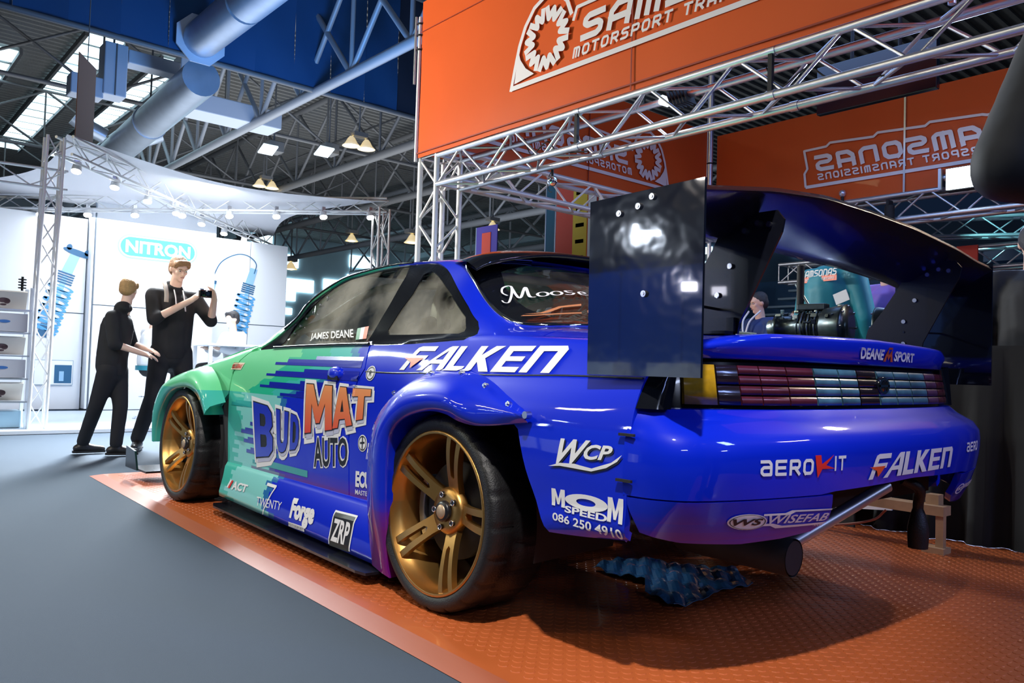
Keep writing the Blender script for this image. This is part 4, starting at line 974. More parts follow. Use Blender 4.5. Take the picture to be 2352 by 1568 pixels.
box_truss('corner_column', 'white truss column at the corner of the orange stall', None, (4.31, -2.02, 0), (4.31, -2.02, 2.94), down=(X_, -Y_), step=.33, m=M_trw)
box_truss('far_column', 'white truss column at the far corner of the stall', None, (4.31, -7.0, 0), (4.31, -7.0, 2.94), down=(X_, -Y_), step=.33, m=M_trw)
t = empty('corner_pole', (4.585, -6.95, 2.9), 'steel tube pole between the side and back orange banners', 'pole'); MB().cyl((0, 0, 0), (0, 0, 2.2), .045, n=12).build('tube', M_tr, t); MB().cyl((0, 0, .92), (0, 0, .94), .048, n=12).build('joint_ring', M_matte, t)
t = empty('banner_pole', (4.62, -1.97, 2.9), 'thin upright pole at the left end of the front banner', 'pole'); MB().cyl((0, 0, 0), (0, 0, 1.5), .018, n=8).build('tube', M_trw, t); MB().cyl((.03, .03, .8), (.03, .03, 1.5), .014, n=8).build('cable_tie_rod', M_alu, t)
for z in (1.15, 1.3, 1.42): MB().cyl((0, 0, z), (0, 0, z + .015), .03, n=8).build('cable_tie', M_matte, t)
# banners
def cloth(name, col): return mat(name, col, .42, var=.10, vscale=1.2, bump=.25, bscale=2.2, coat=.04, spec=.18)
M_ban = cloth('orange_banner_cloth', (.66, .105, .022)); M_seam = mat('banner_hem', (.30, .035, .015), .6)
M_bwhite = mat('banner_white_print', (.78, .74, .74), .45)
def banner(name, label, ox, oy, z0, L, H, axis, sgn, n=40, group=None):
    t = empty(name, (ox, oy, z0), label, 'banner', group)
    rows_ = []
    for i in range(n + 1):
        a = i / n * L; w_ = .004 * math.sin(a * 2.1) + .003 * math.sin(a * 5.3 + 1)
        rows_.append([Vector((sgn * a, w_ + .002 * math.sin(z * 6), z)) if axis == 'X' else Vector((w_, sgn * a, z)) for z in np.linspace(0, H, 8)])
    MB().grid(rows_).build('banner_cloth', M_ban, t); return t
fb = banner('orange_banner', 'front orange banner with white gear emblem and lettering', 4.6, -1.985, 2.935, 6.6, 1.62, 'X', -1, 60)
for a in (2.85, 5.2): MB().box((-a, .016, .81), (.012, .004, 1.62)).build('seam', M_seam, fb)
MB().box((-3.3, .018, .045), (6.6, .006, .012)).build('hem', M_seam, fb); MB().box((-3.3, .016, 1.30), (6.6, .004, .006)).build('hem', M_seam, fb)
sb = banner('orange_banner', 'side orange banner seen from behind with reversed lettering', 4.60, -2.05, 2.985, 4.85, 1.30, 'Y', -1, 40)
for a in (2.42,): MB().box((-.016, -a, .65), (.008, .012, 1.30)).build('seam', M_seam, sb)
bb = banner('orange_banner', 'back orange banner with reversed lettering above the rear wing', 4.50, -7.0, 3.02, 6.0, 1.20, 'X', -1, 50)
for a in (2.62,): MB().box((-a, .016, .60), (.022, .012, 1.20)).build('seam', M_alu, bb)
sb2 = banner('orange_banner', 'narrow orange banner strip above the left end of the front banner', 4.62, -2.12, 4.62, .26, 1.4, 'Y', -1, 6)
a = Art(); a.poly([(.02, .55), (.09, .20), (.17, .02), (.21, .04), (.17, .5)], [(.10, .30), (.12, .42), (.155, .40), (.17, .12)]); a.disc((.14, .62), .075, .18, hole=.55)
a.build('banner_print', M_bwhite, lambda x, y: Vector((-.02, -x - .02, y + .02)), sb2)

def emblem(a, s):
    """arched gear emblem on a corner at 0,0: outline, ring of W shapes, solid corner"""
    a.line([(x * s, y * s) for x, y in ((0, .0), (.05, .20), (.10, .38), (.17, .53), (.28, .66), (.42, .72), (.58, .69), (.68, .60), (.74, .46))], .038 * s)
    for k in range(7):
        a0 = 2 * PI * k / 7 + .30; ws = []
        for r, da in ((.275, -.36), (.165, -.22), (.25, 0), (.165, .22), (.275, .36)): ws.append(((.44 + r * math.cos(a0 + da)) * s, (.35 + r * math.sin(a0 + da)) * s))
        a.line(ws, .05 * s)
    a.poly([(x * s, y * s) for x, y in ((.045, .055), (.30, .085), (.19, .16), (.12, .25), (.09, .33))])
def logo(full=True):
    a = Art(); emblem(a, 1.0) if full else None
    tech(a, 'SAMSONAS', .84, .20, .215, .235, .05, .052, shear=.22); tech(a, 'MOTORSPORT TRANSMISSIONS', .76, .085, .088, .078, .0245, .019, shear=.2); a.line([(0 if full else .66, .022), (3.22, .022)], .042)
    a.line([(3.22, .022), (3.24, .20), (3.20, .26), (3.25, .50), (2.95, .505), (2.90, .545), (2.35, .51), (2.30, .55), (1.75, .515), (1.70, .55), (1.15, .515), (1.10, .50), (.80, .50), (.76, .40)], .030); return a
logo().build('lettering', M_bwhite, lambda x, y: Vector((-(1.46 + x), .020, .325 + y)), fb, cell=.4)
logo().build('lettering', M_bwhite, lambda x, y: Vector((-.020, -(3.98 - x), .29 + y)), sb, cell=.4)
logo().build('lettering', M_bwhite, lambda x, y: Vector((-(4.60 - x), .020, .23 + y)), bb, cell=.4)
# stage lamps on the trusses
M_led = mat('led_panel', (.8, .9, 1), .3, emit=(.78, .92, 1.0), es=40)
t = empty('stage_floodlight', (1.20, -6.86, 3.07), 'bright blue-white floodlight on the back truss', 'floodlight')
MB().box((0, -.06, 0), (.36, .12, .26)).build('housing', M_matte, t, bevel=.01); MB().box((0, .004, 0), (.33, .01, .23)).build('lens', M_led, t); MB().box((.24, -.05, .02), (.03, .1, .24)).build('bracket', M_alu, t)
for i, (x, lab) in enumerate(((2.62, 'small truss clamp with hook on the back truss, left of the seam'), (1.42, 'small truss clamp beside the bright floodlight'))):
    t = empty('truss_clamp', (x, -6.97, 3.02), lab, 'clamp'); MB().cyl((0, 0, 0), (0, 0, .06), .02).build('stem', M_matte, t); MB().sph((0, 0, .10), .045, 10).build('hook', M_tr, t)
t = empty('stage_spotlight', (2.02, -6.93, 2.78), 'black spotlight hanging on the back truss above the wing', 'spotlight'); MB().cyl((0, 0, .10), (0, 0, -.10), .055, n=14).build('housing', M_matte, t); MB().box((0, 0, .13), (.03, .12, .06)).build('bracket', M_matte, t)
t = empty('stage_spotlight', (1.55, -2.3, 2.90), 'black finned spotlight inside the front truss', 'spotlight')
for k in range(6): MB().box((.03 * k - .09, 0, 0), (.008, .12, .12), Matrix.Rotation(.4, 3, 'Y')).build('fin', M_matte, t)
MB().cyl((.10, 0, 0), (.16, .02, .03), .035, n=10).build('lens', M_led, t)
t = empty('stage_spotlight', (2.95, -2.32, 2.50), 'small glass-fronted lamp hanging under the front truss', 'spotlight'); MB().sph((0, 0, 0), .05, 12).build('bulb', M_chrome, t); MB().cyl((0, 0, .04), (0, 0, .12), .012).build('stem', M_matte, t); MB().tube(bezier_spline([(0, 0, .1), (.06, 0, .02), (.04, 0, -.08), (.0, 0, -.1)], 4), .004, 5).build('lead', M_matte, t)
t = empty('hanging_monitor', (.85, -4.0, 3.33), 'black screen hanging between the stall trusses at upper right', 'monitor')
MB().box((0, 0, 0), (1.0, .06, .42)).build('screen', M_black, t, bevel=.006); MB().cyl((.2, 0, .2), (.2, 0, .6), .015).build('pole', M_matte, t); MB().cyl((-.2, 0, .2), (-.2, 0, .6), .015).build('pole', M_matte, t)
t = empty('hoist_wire_pole', (-.42, -2.2, 2.95), 'steel drop pole standing on the front truss at the right', 'pole'); MB().cyl((0, 0, 0), (0, 0, 1.6), .022, n=10).build('tube', M_tr, t)
# real lamps belonging to the stall
spot('stall_flood_1', (1.20, -6.75, 3.05), (0.2, -.5, .8), 700, (.45, .62, 1.0), 80, .5, .12)
# cables and wires looped on the truss
for x0, lab in ((.75, 'black cable looped through the front truss near the finned spotlight'), (3.2, 'black cable loop hanging from the front truss near the corner')):
    o = MB().tube(bezier_spline([(x0, -2.2, 2.9), (x0 - .1, -2.2, 2.74), (x0 - .3, -2.2, 2.82), (x0 - .5, -2.15, 2.68), (x0 - .8, -2.2, 2.64)], 6), .006, 5).build('cable', M_matte); tag(o, lab, 'cable')

# ------------------------------------------------------------------ display table with gearboxes, things behind the car
M_clothk = mat('black_table_cloth', (.004, .004, .005), .9, bump=.5, bscale=6)
t = empty('display_table', (0, -2.35, .006), 'long table under a black cloth reaching the floor', 'table')
rows_ = []
ring = [(-1.5, .42), (1.25, .42), (1.32, .35), (1.32, -.45), (-1.5, -.45)]
mb = MB(); mb.box((-.1, 0, .985), (2.8, .82, .03)); mb.build('table_top', M_matte, t)
rows_ = []
for i in range(90):
    x = -1.7 + i * .034; w_ = .03 * math.sin(i * .9) + .015 * math.sin(i * 2.3)
    rows_.append([Vector((x, .42, 1.004)), Vector((x, .425, .98)), Vector((x, .43 + w_ * .4, .6)), Vector((x, .44 + w_, .25)), Vector((x, .46 + w_ * 1.3, .003))])
MB().grid(rows_).build('cloth_drop', M_clothk, t)
mb = MB(); mb.grid([[Vector((1.36, y, z)) for z in (1.0, .5, .003)] for y in (.42, 0, -.42)]); mb.build('cloth_end', M_clothk, t)
M_cast = mat('dark_cast_metal', (.045, .06, .065), .28, metal=.8, var=.5, vscale=30); M_castl = mat('pale_cast_metal', (.30, .36, .36), .3, metal=.9)  # second metal is paler, for alternate ribs, flange, rod and some lugs
def gearbox(name, label, loc, rz, s=1.):
    t = empty(name, loc, label, 'gearbox', None, rz)
    mb = MB(); prof = [(0, -.30), (.10, -.30), (.10, -.27), (.085, -.26), (.09, -.12), (.115, -.10), (.12, .06), (.14, .08), (.16, .20), (.165, .22), (.165, .235), (0, .235)]
    mb.lathe([(r * s, h * s) for r, h in prof], (0, 0, .17 * s), 'X', 20); mb.build('casing', M_cast, t)
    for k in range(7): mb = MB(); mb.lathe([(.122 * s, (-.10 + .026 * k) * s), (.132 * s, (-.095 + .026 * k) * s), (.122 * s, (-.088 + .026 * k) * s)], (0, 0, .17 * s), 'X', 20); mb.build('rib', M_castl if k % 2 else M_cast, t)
    for k in range(8):
        an = 2 * PI * k / 8; mb = MB(); mb.cyl((.235 * s, .15 * s * math.cos(an), (.17 + .15 * math.sin(an)) * s), (.25 * s, .15 * s * math.cos(an), (.17 + .15 * math.sin(an)) * s), .008 * s, n=6); mb.build('flange_bolt', M_steel, t)
    mb = MB(); mb.lathe([(.045 * s, -.36 * s), (.06 * s, -.36 * s), (.062 * s, -.30 * s), (.05 * s, -.28 * s)], (0, 0, .17 * s), 'X', 18); mb.build('output_flange', M_castl, t)
    mb = MB(); mb.box((-.02 * s, 0, .32 * s), (.22 * s, .09 * s, .05 * s)); mb.build('selector_cover', M_cast, t, bevel=.008)
    mb = MB(); mb.cyl((-.05 * s, 0, .33 * s), (-.16 * s, .01, .50 * s), .011 * s, n=8); mb.build('selector_rod', M_castl, t)
    mb = MB(); mb.cyl((-.12 * s, .0, .30 * s), (-.12 * s, .0, .64 * s), .028 * s, n=12); mb.build('shift_tower', M_matte, t)
    rg = random.Random(int(loc[0] * 100)); 
    for k in range(26):
        an = rg.uniform(.2, 2.9); xx = rg.uniform(-.25, .2); rr = .125 + .03 * (xx > .1); c_ = (xx * s, rr * s * math.cos(an), (.17 + rr * math.sin(an)) * s)
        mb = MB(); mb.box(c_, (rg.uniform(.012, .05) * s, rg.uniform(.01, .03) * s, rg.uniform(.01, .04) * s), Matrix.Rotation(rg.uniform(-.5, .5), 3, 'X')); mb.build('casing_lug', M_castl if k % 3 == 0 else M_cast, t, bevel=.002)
    mb = MB(); mb.box((-.2 * s, 0, .02), (.05, .25 * s, .04)); mb.box((.15 * s, 0, .02), (.05, .25 * s, .04)); mb.build('stand_foot', M_matte, t)
    return t
gearbox('gearbox', 'dark cast sequential gearbox with tall shift lever on the black table', (.42, -2.30, 1.0), PI + .1, .86)
gearbox('gearbox', 'second dark gearbox with open flange half hidden by the right wing upright', (-.12, -2.42, 1.0), .2, .8)
t = empty('price_card', (.24, -2.28, 1.30), 'small tilted white card standing on the gearbox', 'card'); MB().box((0, 0, .03), (.09, .006, .07), Matrix.Rotation(.35, 3, 'Y')).build('card', M_white, t)
t = empty('timber_prop', (-.2, -1.55, 0), 'raw timber plank on a block seen below the rear bumper', 'timber')
M_wood = mat('raw_timber', (.52, .30, .15), .7, var=.35, vscale=14)
MB().box((.36, 0, .205), (1.66, .09, .045)).build('plank', M_wood, t); MB().box((-.40, -.03, .25), (.06, .06, .05)).build('block', M_wood, t); MB().box((-.45, .02, .11), (.035, .035, .16)).build('peg', M_wood, t); MB().box((.8, 0, .09), (.08, .09, .18)).build('block', M_wood, t); MB().box((-.43, .02, .017), (.1, .09, .034)).build('block', M_wood, t)
o = MB().tube(bezier_spline([(.5, -1.5, .03), (.2, -1.45, .02), (-.1, -1.5, .05), (-.3, -1.56, .10), (-.36, -1.6, .16)], 6), .006, 6).build('cable', mat('pink_cable', (.5, .22, .16), .5)); tag(o, 'thin pinkish cable sagging beneath the timber plank', 'cable')
t = empty('white_board', (.35, -1.80, 0), 'white board leaning low behind the timber plank', 'board'); MB().box((0, 0, .13), (1.3, .012, .13), Matrix.Rotation(.1, 3, 'Y')).build('board', mat('white_board_face', (.75, .72, .78), .4), t); MB().box((.3, .0, .05), (.1, .02, .10)).build('foot', M_matte, t); MB().box((-.4, .0, .04), (.1, .02, .08)).build('foot', M_matte, t)
t = empty('document_tray', (1.15, -2.25, 1.03), 'open white folder on the near end of the black table', 'folder'); MB().box((0, 0, .02), (.55, .30, .012), Matrix.Rotation(.10, 3, 'Y')).build('cover', M_white, t); MB().box((0, .01, .05), (.52, .27, .006), Matrix.Rotation(.14, 3, 'Y')).build('page', mat('printed_page', (.55, .55, .42), .5), t)
t = empty('blue_cabinet', (-.70, -3.5, .006), 'blue equipment cabinet with a silver edge at the right', 'cabinet'); MB().box((0, 0, .5), (.42, .4, .98)).build('body', mat('cabinet_blue', (.02, .09, .28), .4), t); MB().box((-.13, .205, .5), (.022, .012, .98)).build('edge_trim', M_alu, t); MB().box((.03, .205, .80), (.2, .006, .09)).build('label_plate', mat('plate_blue', (.25, .42, .62), .4), t); MB().box((0, .0, 1.0), (.44, .42, .025)).build('top', M_alu, t)
# flags in the distance
def flag(label, loc, w_, h_, col, bits, rz=0):
    t = empty('flag_banner', loc, label, 'flag', None, rz); m = mat('flag_' + label.split()[0], col, .6)
    MB().box((0, 0, h_ / 2), (w_, .03, h_)).build('flag_cloth', m, t); MB().cyl((w_ / 2 + .03, 0, -loc[2]), (w_ / 2 + .03, 0, h_), .03, n=6).build('flag_pole', M_alu, t)
    for (x, z, ww, hh, cc) in bits: MB().box((x, .025, z), (ww, .02, hh)).build('flag_print', cc, t)
M_fred = mat('flag_red', (.75, .09, .05), .6); M_fyel = mat('flag_yellow', (.85, .60, .06), .6); M_fwht = mat('flag_white', (.85, .85, .85), .6)
flag('purple flag with a red and white mark between the white columns', (15.9, -12, 3.2), .95, 1.75, (.10, .07, .35), [(0, .95, .40, 1.2, M_fred), (-.05, .45, .25, .45, M_fwht)])
flag('teal flag beside the wing endplate', (13.4, -12.4, 3.0), .8, 3.3, (.01, .10, .16), [])
flag('red and yellow flag with slanted black strokes behind the endplate', (12.35, -12.1, 2.7), 1.5, 3.6, (.75, .09, .05), [(-.15, 1.7, .50, 3.2, M_fyel)] + [(-.15, .6 + k * .42, .30, .10, M_ink) for k in range(7)] + [(-.58, 1.7, .28, 3.2, M_fwht)])
flag('red feather flag behind the far endplate', (1.90, -9.0, 1.7), .26, .95, (.75, .06, .03), [(-.03, .35, .12, .3, M_fwht)])
box_truss('neighbour_truss', 'blue-lit truss of the next stall beyond the back banner', None, (3.4, -10.0, 3.05), (-3, -12.6, 2.9), down=(-Y_, Z_), step=.4)
box_truss('neighbour_truss', 'second blue-lit truss lower behind the back truss', None, (4.8, -9.2, 2.35), (-2, -9.6, 2.45), down=(-Y_, Z_), step=.4)
spot('neighbour_cyan_spot', (2.2, -9.2, 3.4), (1.0, -11, 2.8), 160, (.3, .95, 1.0), 90, .5, .1)
# ------------------------------------------------------------------ white booth on the left
M_bw = mat('booth_white', (.80, .84, .90), .5); M_bline = mat('booth_joint', (.35, .45, .55), .6); M_bfloor = mat('booth_floor', (.55, .66, .78), .35)
M_pb = mat('print_light_blue', (.08, .36, .72), .5); M_pd = mat('print_dark_blue', (.02, .12, .26), .5); M_pg = mat('print_pale_blue', (.30, .54, .80), .5); M_pw = mat('print_white', (.88, .92, .95), .5)
t = empty('booth_platform', (9.2, -1.0, 0), 'low pale platform floor of the white booth', 'platform')
MB().box((-.33, 0, .012), (3.24, 7.6, .03)).build('deck', M_bfloor, t); MB().box((-1.97, 0, .014), (.05, 7.6, .036)).build('edge_trim', M_pw, t)
# wall built of separate panels
w0 = empty('booth_wall', (10.75, 0, 0), 'white panelled back wall of the booth', 'exhibition wall')
def wall(y0, y1, x, z1, nz, ny):
    for i in range(ny):
        for k in range(nz):
            a = y0 + (y1 - y0) * i / ny; b = y0 + (y1 - y0) * (i + 1) / ny; c = .03 + (z1 - .03) * k / nz; d = .03 + (z1 - .03) * (k + 1) / nz
            MB().box((x, (a + b) / 2, (c + d) / 2), (.06, abs(b - a) - .012, d - c - .014)).build('wall_panel', M_bw, w0)
    MB().box((x + .04, (y0 + y1) / 2, z1 / 2), (.03, abs(y1 - y0), z1 - .02)).build('wall_backing', M_bline, w0)
wall(3.2, -.34, 0, 2.82, 2, 3); wall(-.40, -2.12, -.22, 3.08, 2, 1); wall(-2.14, -3.46, 0, 2.80, 2, 2)
MB().box((-.10, -.37, 1.5), (.26, .03, 2.9)).build('wall_return', M_bw, w0); MB().box((-.10, -2.13, 1.5), (.26, .03, 3.0)).build('wall_return', M_bw, w0)
# oval sign
sx = 10.75 - .22 - .033
sg = empty('oval_sign', (sx, -1.27, 2.46), 'pale blue oval sign reading NITRON on the booth wall', 'sign')
def oval(a, w_, h_):
    r = h_ / 2; pts = [(w_ / 2 - r + r * math.cos(q), r * math.sin(q)) for q in np.linspace(-PI / 2, PI / 2, 12)] + [(-w_ / 2 + r + r * math.cos(q), r * math.sin(q)) for q in np.linspace(PI / 2, 3 * PI / 2, 12)]
    a.poly(pts)
a = Art(); oval(a, 1.16, .36); a.build('sign_border', M_pg, lambda x, y: Vector((-.004, -x, y)), sg)
a = Art(); oval(a, 1.12, .32); a.build('sign_rim', M_pw, lambda x, y: Vector((-.006, -x, y)), sg)
a = Art(); oval(a, 1.08, .28); a.build('sign_field', M_pb, lambda x, y: Vector((-.008, -x, y)), sg)
a = Art(); a.text('NITRON', -.47, -.095, .94, .19, off=.035); a.build('sign_lettering', M_pw, lambda x, y: Vector((-.011, -x, y)), sg)
# printed coilover pictures: flat prints on the wall
def coil_print(label, y, z, s, tilt, plane, hose=False, top=True):
    t = empty('wall_print', (plane, y, z), label, 'wall print')
    R_ = Matrix.Rotation(tilt, 2)
    def W(dx): 
        def f(x, yv): q = R_ @ Vector((x * s, yv * s)); return Vector((-dx, -q.x, q.y))
        return f
    a = Art(); a.add([(-.10, .55), (.10, .55), (.12, .95), (-.06, .95)], [(0, 1, 2, 3)]); a.add([(-.05, -.6), (.05, -.6), (.05, .5), (-.05, .5)], [(0, 1, 2, 3)]); a.build('damper_body', M_pg, W(.002), t)
    for k in range(5): a = Art(); a.add([(-.16, .32 + k * .05), (.16, .32 + k * .05), (.16, .35 + k * .05), (-.16, .35 + k * .05)], [(0, 1, 2, 3)]); a.build('collar_ring', M_pd, W(.004), t)
    a = Art(); a.add([(-.11, -.8), (.11, -.8), (.11, -.55), (-.11, -.55)], [(0, 1, 2, 3)]); a.build('lower_mount', M_pd, W(.004), t)
    for k in range(7):
        a = Art(); a.disc((.0, .22 - k * .14), .24, .058, 20, .72); a.add([(-.24, .22 - k * .14), (.20, .12 - k * .14), (.22, .16 - k * .14), (-.22, .26 - k * .14)], [(0, 1, 2, 3)]); a.build('spring_coil', M_pb, W(.006 + .0004 * k), t)
    if top: a = Art(); a.disc((.06, 1.0), .28, .06); a.disc((-.12, 1.06), .05, .06); a.disc((.22, 1.06), .05, .06); a.build('top_mount', M_pd, W(.008), t)
    if hose:
        a = Art(); a.line([p[:] for p in bezier_spline([(.22, .80), (.26, 1.05), (.05, 1.22), (-.25, 1.22), (-.60, 1.0), (-.78, .62), (-.84, .45)], 6)], .022); a.build('hose', M_pd, lambda x, yv: Vector((-.010, -x * s, yv * s)), t)
        a = Art(); a.add([(-1.0, -.05), (-.82, -.05), (-.70, .48), (-.86, .50)], [(0, 1, 2, 3)]); a.build('reservoir', M_pg, lambda x, yv: Vector((-.008, -x * s, yv * s)), t); a = Art(); a.add([(-.86, .48), (-.70, .46), (-.69, .54), (-.85, .56)], [(0, 1, 2, 3)]); a.build('reservoir_cap', M_pd, lambda x, yv: Vector((-.012, -x * s, yv * s)), t)
coil_print('large blue coilover print upside on the left wall panel', .02, 1.62, .72, -.28, 10.715, top=True)
coil_print('blue coilover print with a looping hose on the right wall panel', -2.72, 1.72, .68, -.20, 10.715, hose=True, top=False)
t = empty('framed_picture', (10.71, .02, .56), 'small framed blue picture low on the left wall panel', 'picture'); MB().box((0, .0, 0), (.02, .50, .36)).build('frame', M_bline, t); MB().box((-.012, 0, 0), (.004, .48, .34)).build('picture_field', M_pw, t); MB().box((-.016, -.12, -.02), (.004, .22, .26)).build('picture_print', M_pd, t); MB().box((-.019, -.10, -.05), (.004, .06, .14)).build('picture_print', M_pg, t)

# trusses of the booth
bt = M_trw
def tri_truss(name, label, p0, p1, size=.26, m=bt, rc=.017, rb=.008, step=.30, taper=1.):
    p0 = Vector(p0); p1 = Vector(p1); d = (p1 - p0); L = d.length; d.normalize(); u = d.cross(Z_); u = (X_.copy() if u.length < .1 else u.normalized()); v = (Z_ - d * d.z).normalized() if abs(d.z) < .5 else Y_.copy()
    t = empty(name, p0, label, 'truss'); cs = [Vector((0, 0, 0)), u * size, u * size + v * size, v * size]
    c2 = [c * taper + d * L for c in cs]
    for a, b in zip(cs, c2): MB().cyl(a, b, rc, n=8).build('chord', m, t, norm=False)
    n_ = int(round(L / step))
    for q in range(4):
        for i in range(n_):
            f0, f1 = i / n_, (i + 1) / n_; A, B = (q, (q + 1) % 4) if (i + q) % 2 == 0 else ((q + 1) % 4, q)
            MB().cyl(cs[A].lerp(c2[A], f0), cs[B].lerp(c2[B], f1), rb, n=5, caps=False).build('brace', m, t, norm=False)
    return t
tri_truss('booth_column', 'slim white truss column at the left front of the booth', (7.47, .70, 0), (7.44, .66, 3.15), .16)
tri_truss('booth_column', 'white truss column at the right front of the canopy', (7.5, -3.47, 0), (7.5, -3.47, 3.02), .17)
tri_truss('booth_column', 'white truss column at the rear right of the canopy', (11.1, -3.3, 0), (11.1, -3.3, 2.85), .26)
d1 = tri_truss('canopy_truss', 'lit diagonal truss running from the left front column to the rear', (7.46, .74, 2.96), (11.2, -3.2, 2.84), .19)
d2 = tri_truss('canopy_truss', 'lit diagonal truss crossing towards the right front column', (7.5, -3.42, 2.98), (11.2, 1.0, 2.84), .19)
t = empty('canopy_truss', (7.5, .6, 2.6), 'short white side truss leaving the frame at the left', 'truss')
for z in (0, .2): MB().cyl((0, 0, z), (0, 2.2, z - .05), .015, n=6).build('chord', bt, t)
for k in range(6): MB().cyl((0, .35 * k, 0 if k % 2 else .2), (0, .35 * (k + 1), .2 if k % 2 else 0), .008, n=5).build('brace', bt, t)
# sail canopy: sagging sheet between the corners
M_sail = mat('white_sail_cloth', (.80, .79, .83), .7)
c00, c10, c11, c01 = Vector((7.55, .62, 3.22)), Vector((7.55, -3.35, 3.12)), Vector((11.2, -3.4, 3.02)), Vector((11.3, 1.6, 3.06))
rows_ = []
for i in range(25):
    a = i / 24; r_ = []
    for j in range(25):
        b = j / 24; p = (c00 * (1 - a) + c10 * a) * (1 - b) + (c01 * (1 - a) + c11 * a) * b
        ctr = (c00 + c10 + c11 + c01) / 4
        pull = .22 * (4 * a * (1 - a) * (1 - 4 * b * (1 - b)) + 4 * b * (1 - b) * (1 - 4 * a * (1 - a)))
        p = p.lerp(Vector((ctr.x, ctr.y, p.z)), pull); p.z -= .10 * 4 * a * (1 - a) * (1 - b) ; r_.append(p)
    rows_.append(r_)
o = MB().grid(rows_).build('sail_canopy', M_sail); tag(o, 'white stretched sail canopy over the booth', 'canopy')
# spotlights along the diagonals
M_bulb = mat('white_spot_lens', (1, 1, 1), .3, emit=(1, 1, 1), es=22)
def bspot(p, d, label):
    t = empty('booth_spotlight', p, label, 'spotlight', 'spotlights on the booth trusses'); d = Vector(d).normalized()
    MB().cyl(d * -.10, d * .02, .04, .055, n=12).build('housing', M_trw, t); MB().cyl(d * .02, d * .028, .05, n=12).build('lens', M_bulb, t); MB().box((0, 0, .08), (.02, .05, .10)).build('bracket', M_alu, t)
ORD = ['nearest the left front column', 'second from the left front column', 'third from the left front column', 'fourth from the left front column', 'fifth from the left front column', 'sixth from the left front column', 'last before the rear column']
ORR = ['nearest the right front column'] + ['%s from the right front column' % w for w in ('second', 'third', 'fourth', 'fifth', 'sixth', 'seventh', 'eighth', 'ninth')]
for k in range(7):
    f = .07 + k * .135; bspot((7.5 + 3.7 * f, .74 - 3.9 * f, 2.90 - .12 * f), (-.35, .2, -1), 'white spotlight on the left diagonal booth truss, ' + ORD[k])
for k in range(9):
    f = .04 + k * .115; bspot((7.5 + 3.7 * f, -3.42 + 4.4 * f, 2.91 - .14 * f), (-.5, .1, -1), 'white spotlight on the crossing booth truss, ' + ORR[k])
# display rack with product boxes
t = empty('display_rack', (7.62, 1.12, 0), 'white slatted display rack at the left edge', 'rack')
for y in (-.24, .24):
    for x in (-.12, .16): MB().box((x, y, .76), (.03, .03, 1.5)).build('post', M_bw, t)
zs = [1.30, 1.06, .82, .58, .34]
for z in zs + [.06]: MB().box((.02, 0, z - .03), (.32, .48, .015), Matrix.Rotation(.0, 3, 'Y')).build('shelf', M_alu, t)
M_box1 = mat('box_cream', (.72, .66, .58), .5); M_box2 = mat('box_grey', (.42, .42, .46), .5)
for i, z in enumerate(zs):
    closed = i % 2 == 1
    b = empty('product_box', (7.60, 1.12, z - .022), ('grey product box with a small blue oval, %s of two on the rack' % ('upper' if i == 1 else 'lower')) if closed else ('cream product box with a printed part, %s of three on the rack' % ['top', '', 'middle', '', 'bottom'][i]), 'box', 'product boxes on the display rack')
    if closed:
        MB().box((0, 0, .10), (.22, .42, .19)).build('carton', M_box2, b); a = Art(); a.disc((0, 0), .055, .016); a.build('oval_print', mat('oval_blue', (.03, .12, .35), .5) if 'oval_blue' not in bpy.data.materials else bpy.data.materials['oval_blue'], lambda x, y: Vector((-.112, -x, .11 + y)), b)
    else:
        R_ = Matrix.Rotation(-.45, 3, 'Y'); MB().box((.0, 0, .10), (.03, .42, .20), R_).build('carton', M_box1, b)
        n_ = R_ @ Vector((-1, 0, 0)); a = Art(); a.disc((0, 0), .055, .028); a.disc((.03, -.01), .03, .03); a.disc((-.0, -.05), .03, .012); a.build('part_print', mat('print_brown', (.10, .05, .06), .5) if 'print_brown' not in bpy.data.materials else bpy.data.materials['print_brown'], lambda x, y, R_=R_: R_ @ Vector((-.0165, -x, y)) + Vector((0, 0, .10)), b)
b = empty('storage_bin', (7.64, 1.12, .04), 'clear bin on the lowest shelf of the display rack', 'bin'); MB().box((0, 0, .09), (.24, .40, .18)).build('bin_body', mat('bin_clear', (.3, .45, .55), .3), b, bevel=.01)
for (y, lab) in ((1.25, 'dark small coil spring display left of the rack top'), (.95, 'dark small coil spring display right of the rack top')):
    t = empty('coil_display', (7.65, y, 1.485), lab, 'spring'); 
    for k in range(4): MB().tube([(.035 * math.cos(q), .035 * math.sin(q), .03 + .03 * k) for q in np.linspace(0, 2 * PI, 12, endpoint=False)], .006, 5, closed=True).build('coil', M_matte, t)
    MB().cyl((0, 0, 0), (0, 0, .15), .012).build('damper_rod', M_matte, t)
# furniture
def stool(loc, label, col):
    t = empty('bar_stool', loc, label, 'stool'); m = mat('stool_seat_' + str(len(bpy.data.materials)), col, .4)
    MB().cyl((0, 0, .62), (0, 0, .68), .19, n=20).build('seat', m, t, bevel=.01); MB().cyl((0, 0, .03), (0, 0, .62), .025).build('stem', M_chrome, t); MB().cyl((0, 0, .0), (0, 0, .03), .20, .17, n=24).build('base', M_chrome, t)
    MB().tube([(.13 * math.cos(q), .13 * math.sin(q), .28) for q in np.linspace(0, 2 * PI, 16, endpoint=False)], .009, 6, closed=True).build('foot_ring', M_chrome, t)
stool((8.75, -.72, .03), 'chrome bar stool with a teal seat beside the tall boy', (.02, .22, .30)); stool((8.6, -1.6, .03), 'chrome bar stool mostly hidden behind the bonnet', (.02, .22, .30))
t = empty('high_table', (8.4, -1.75, .03), 'white high table with square legs beside the stools', 'table'); MB().box((0, 0, .98), (.65, 1.1, .03)).build('table_top', M_bw, t, bevel=.005)
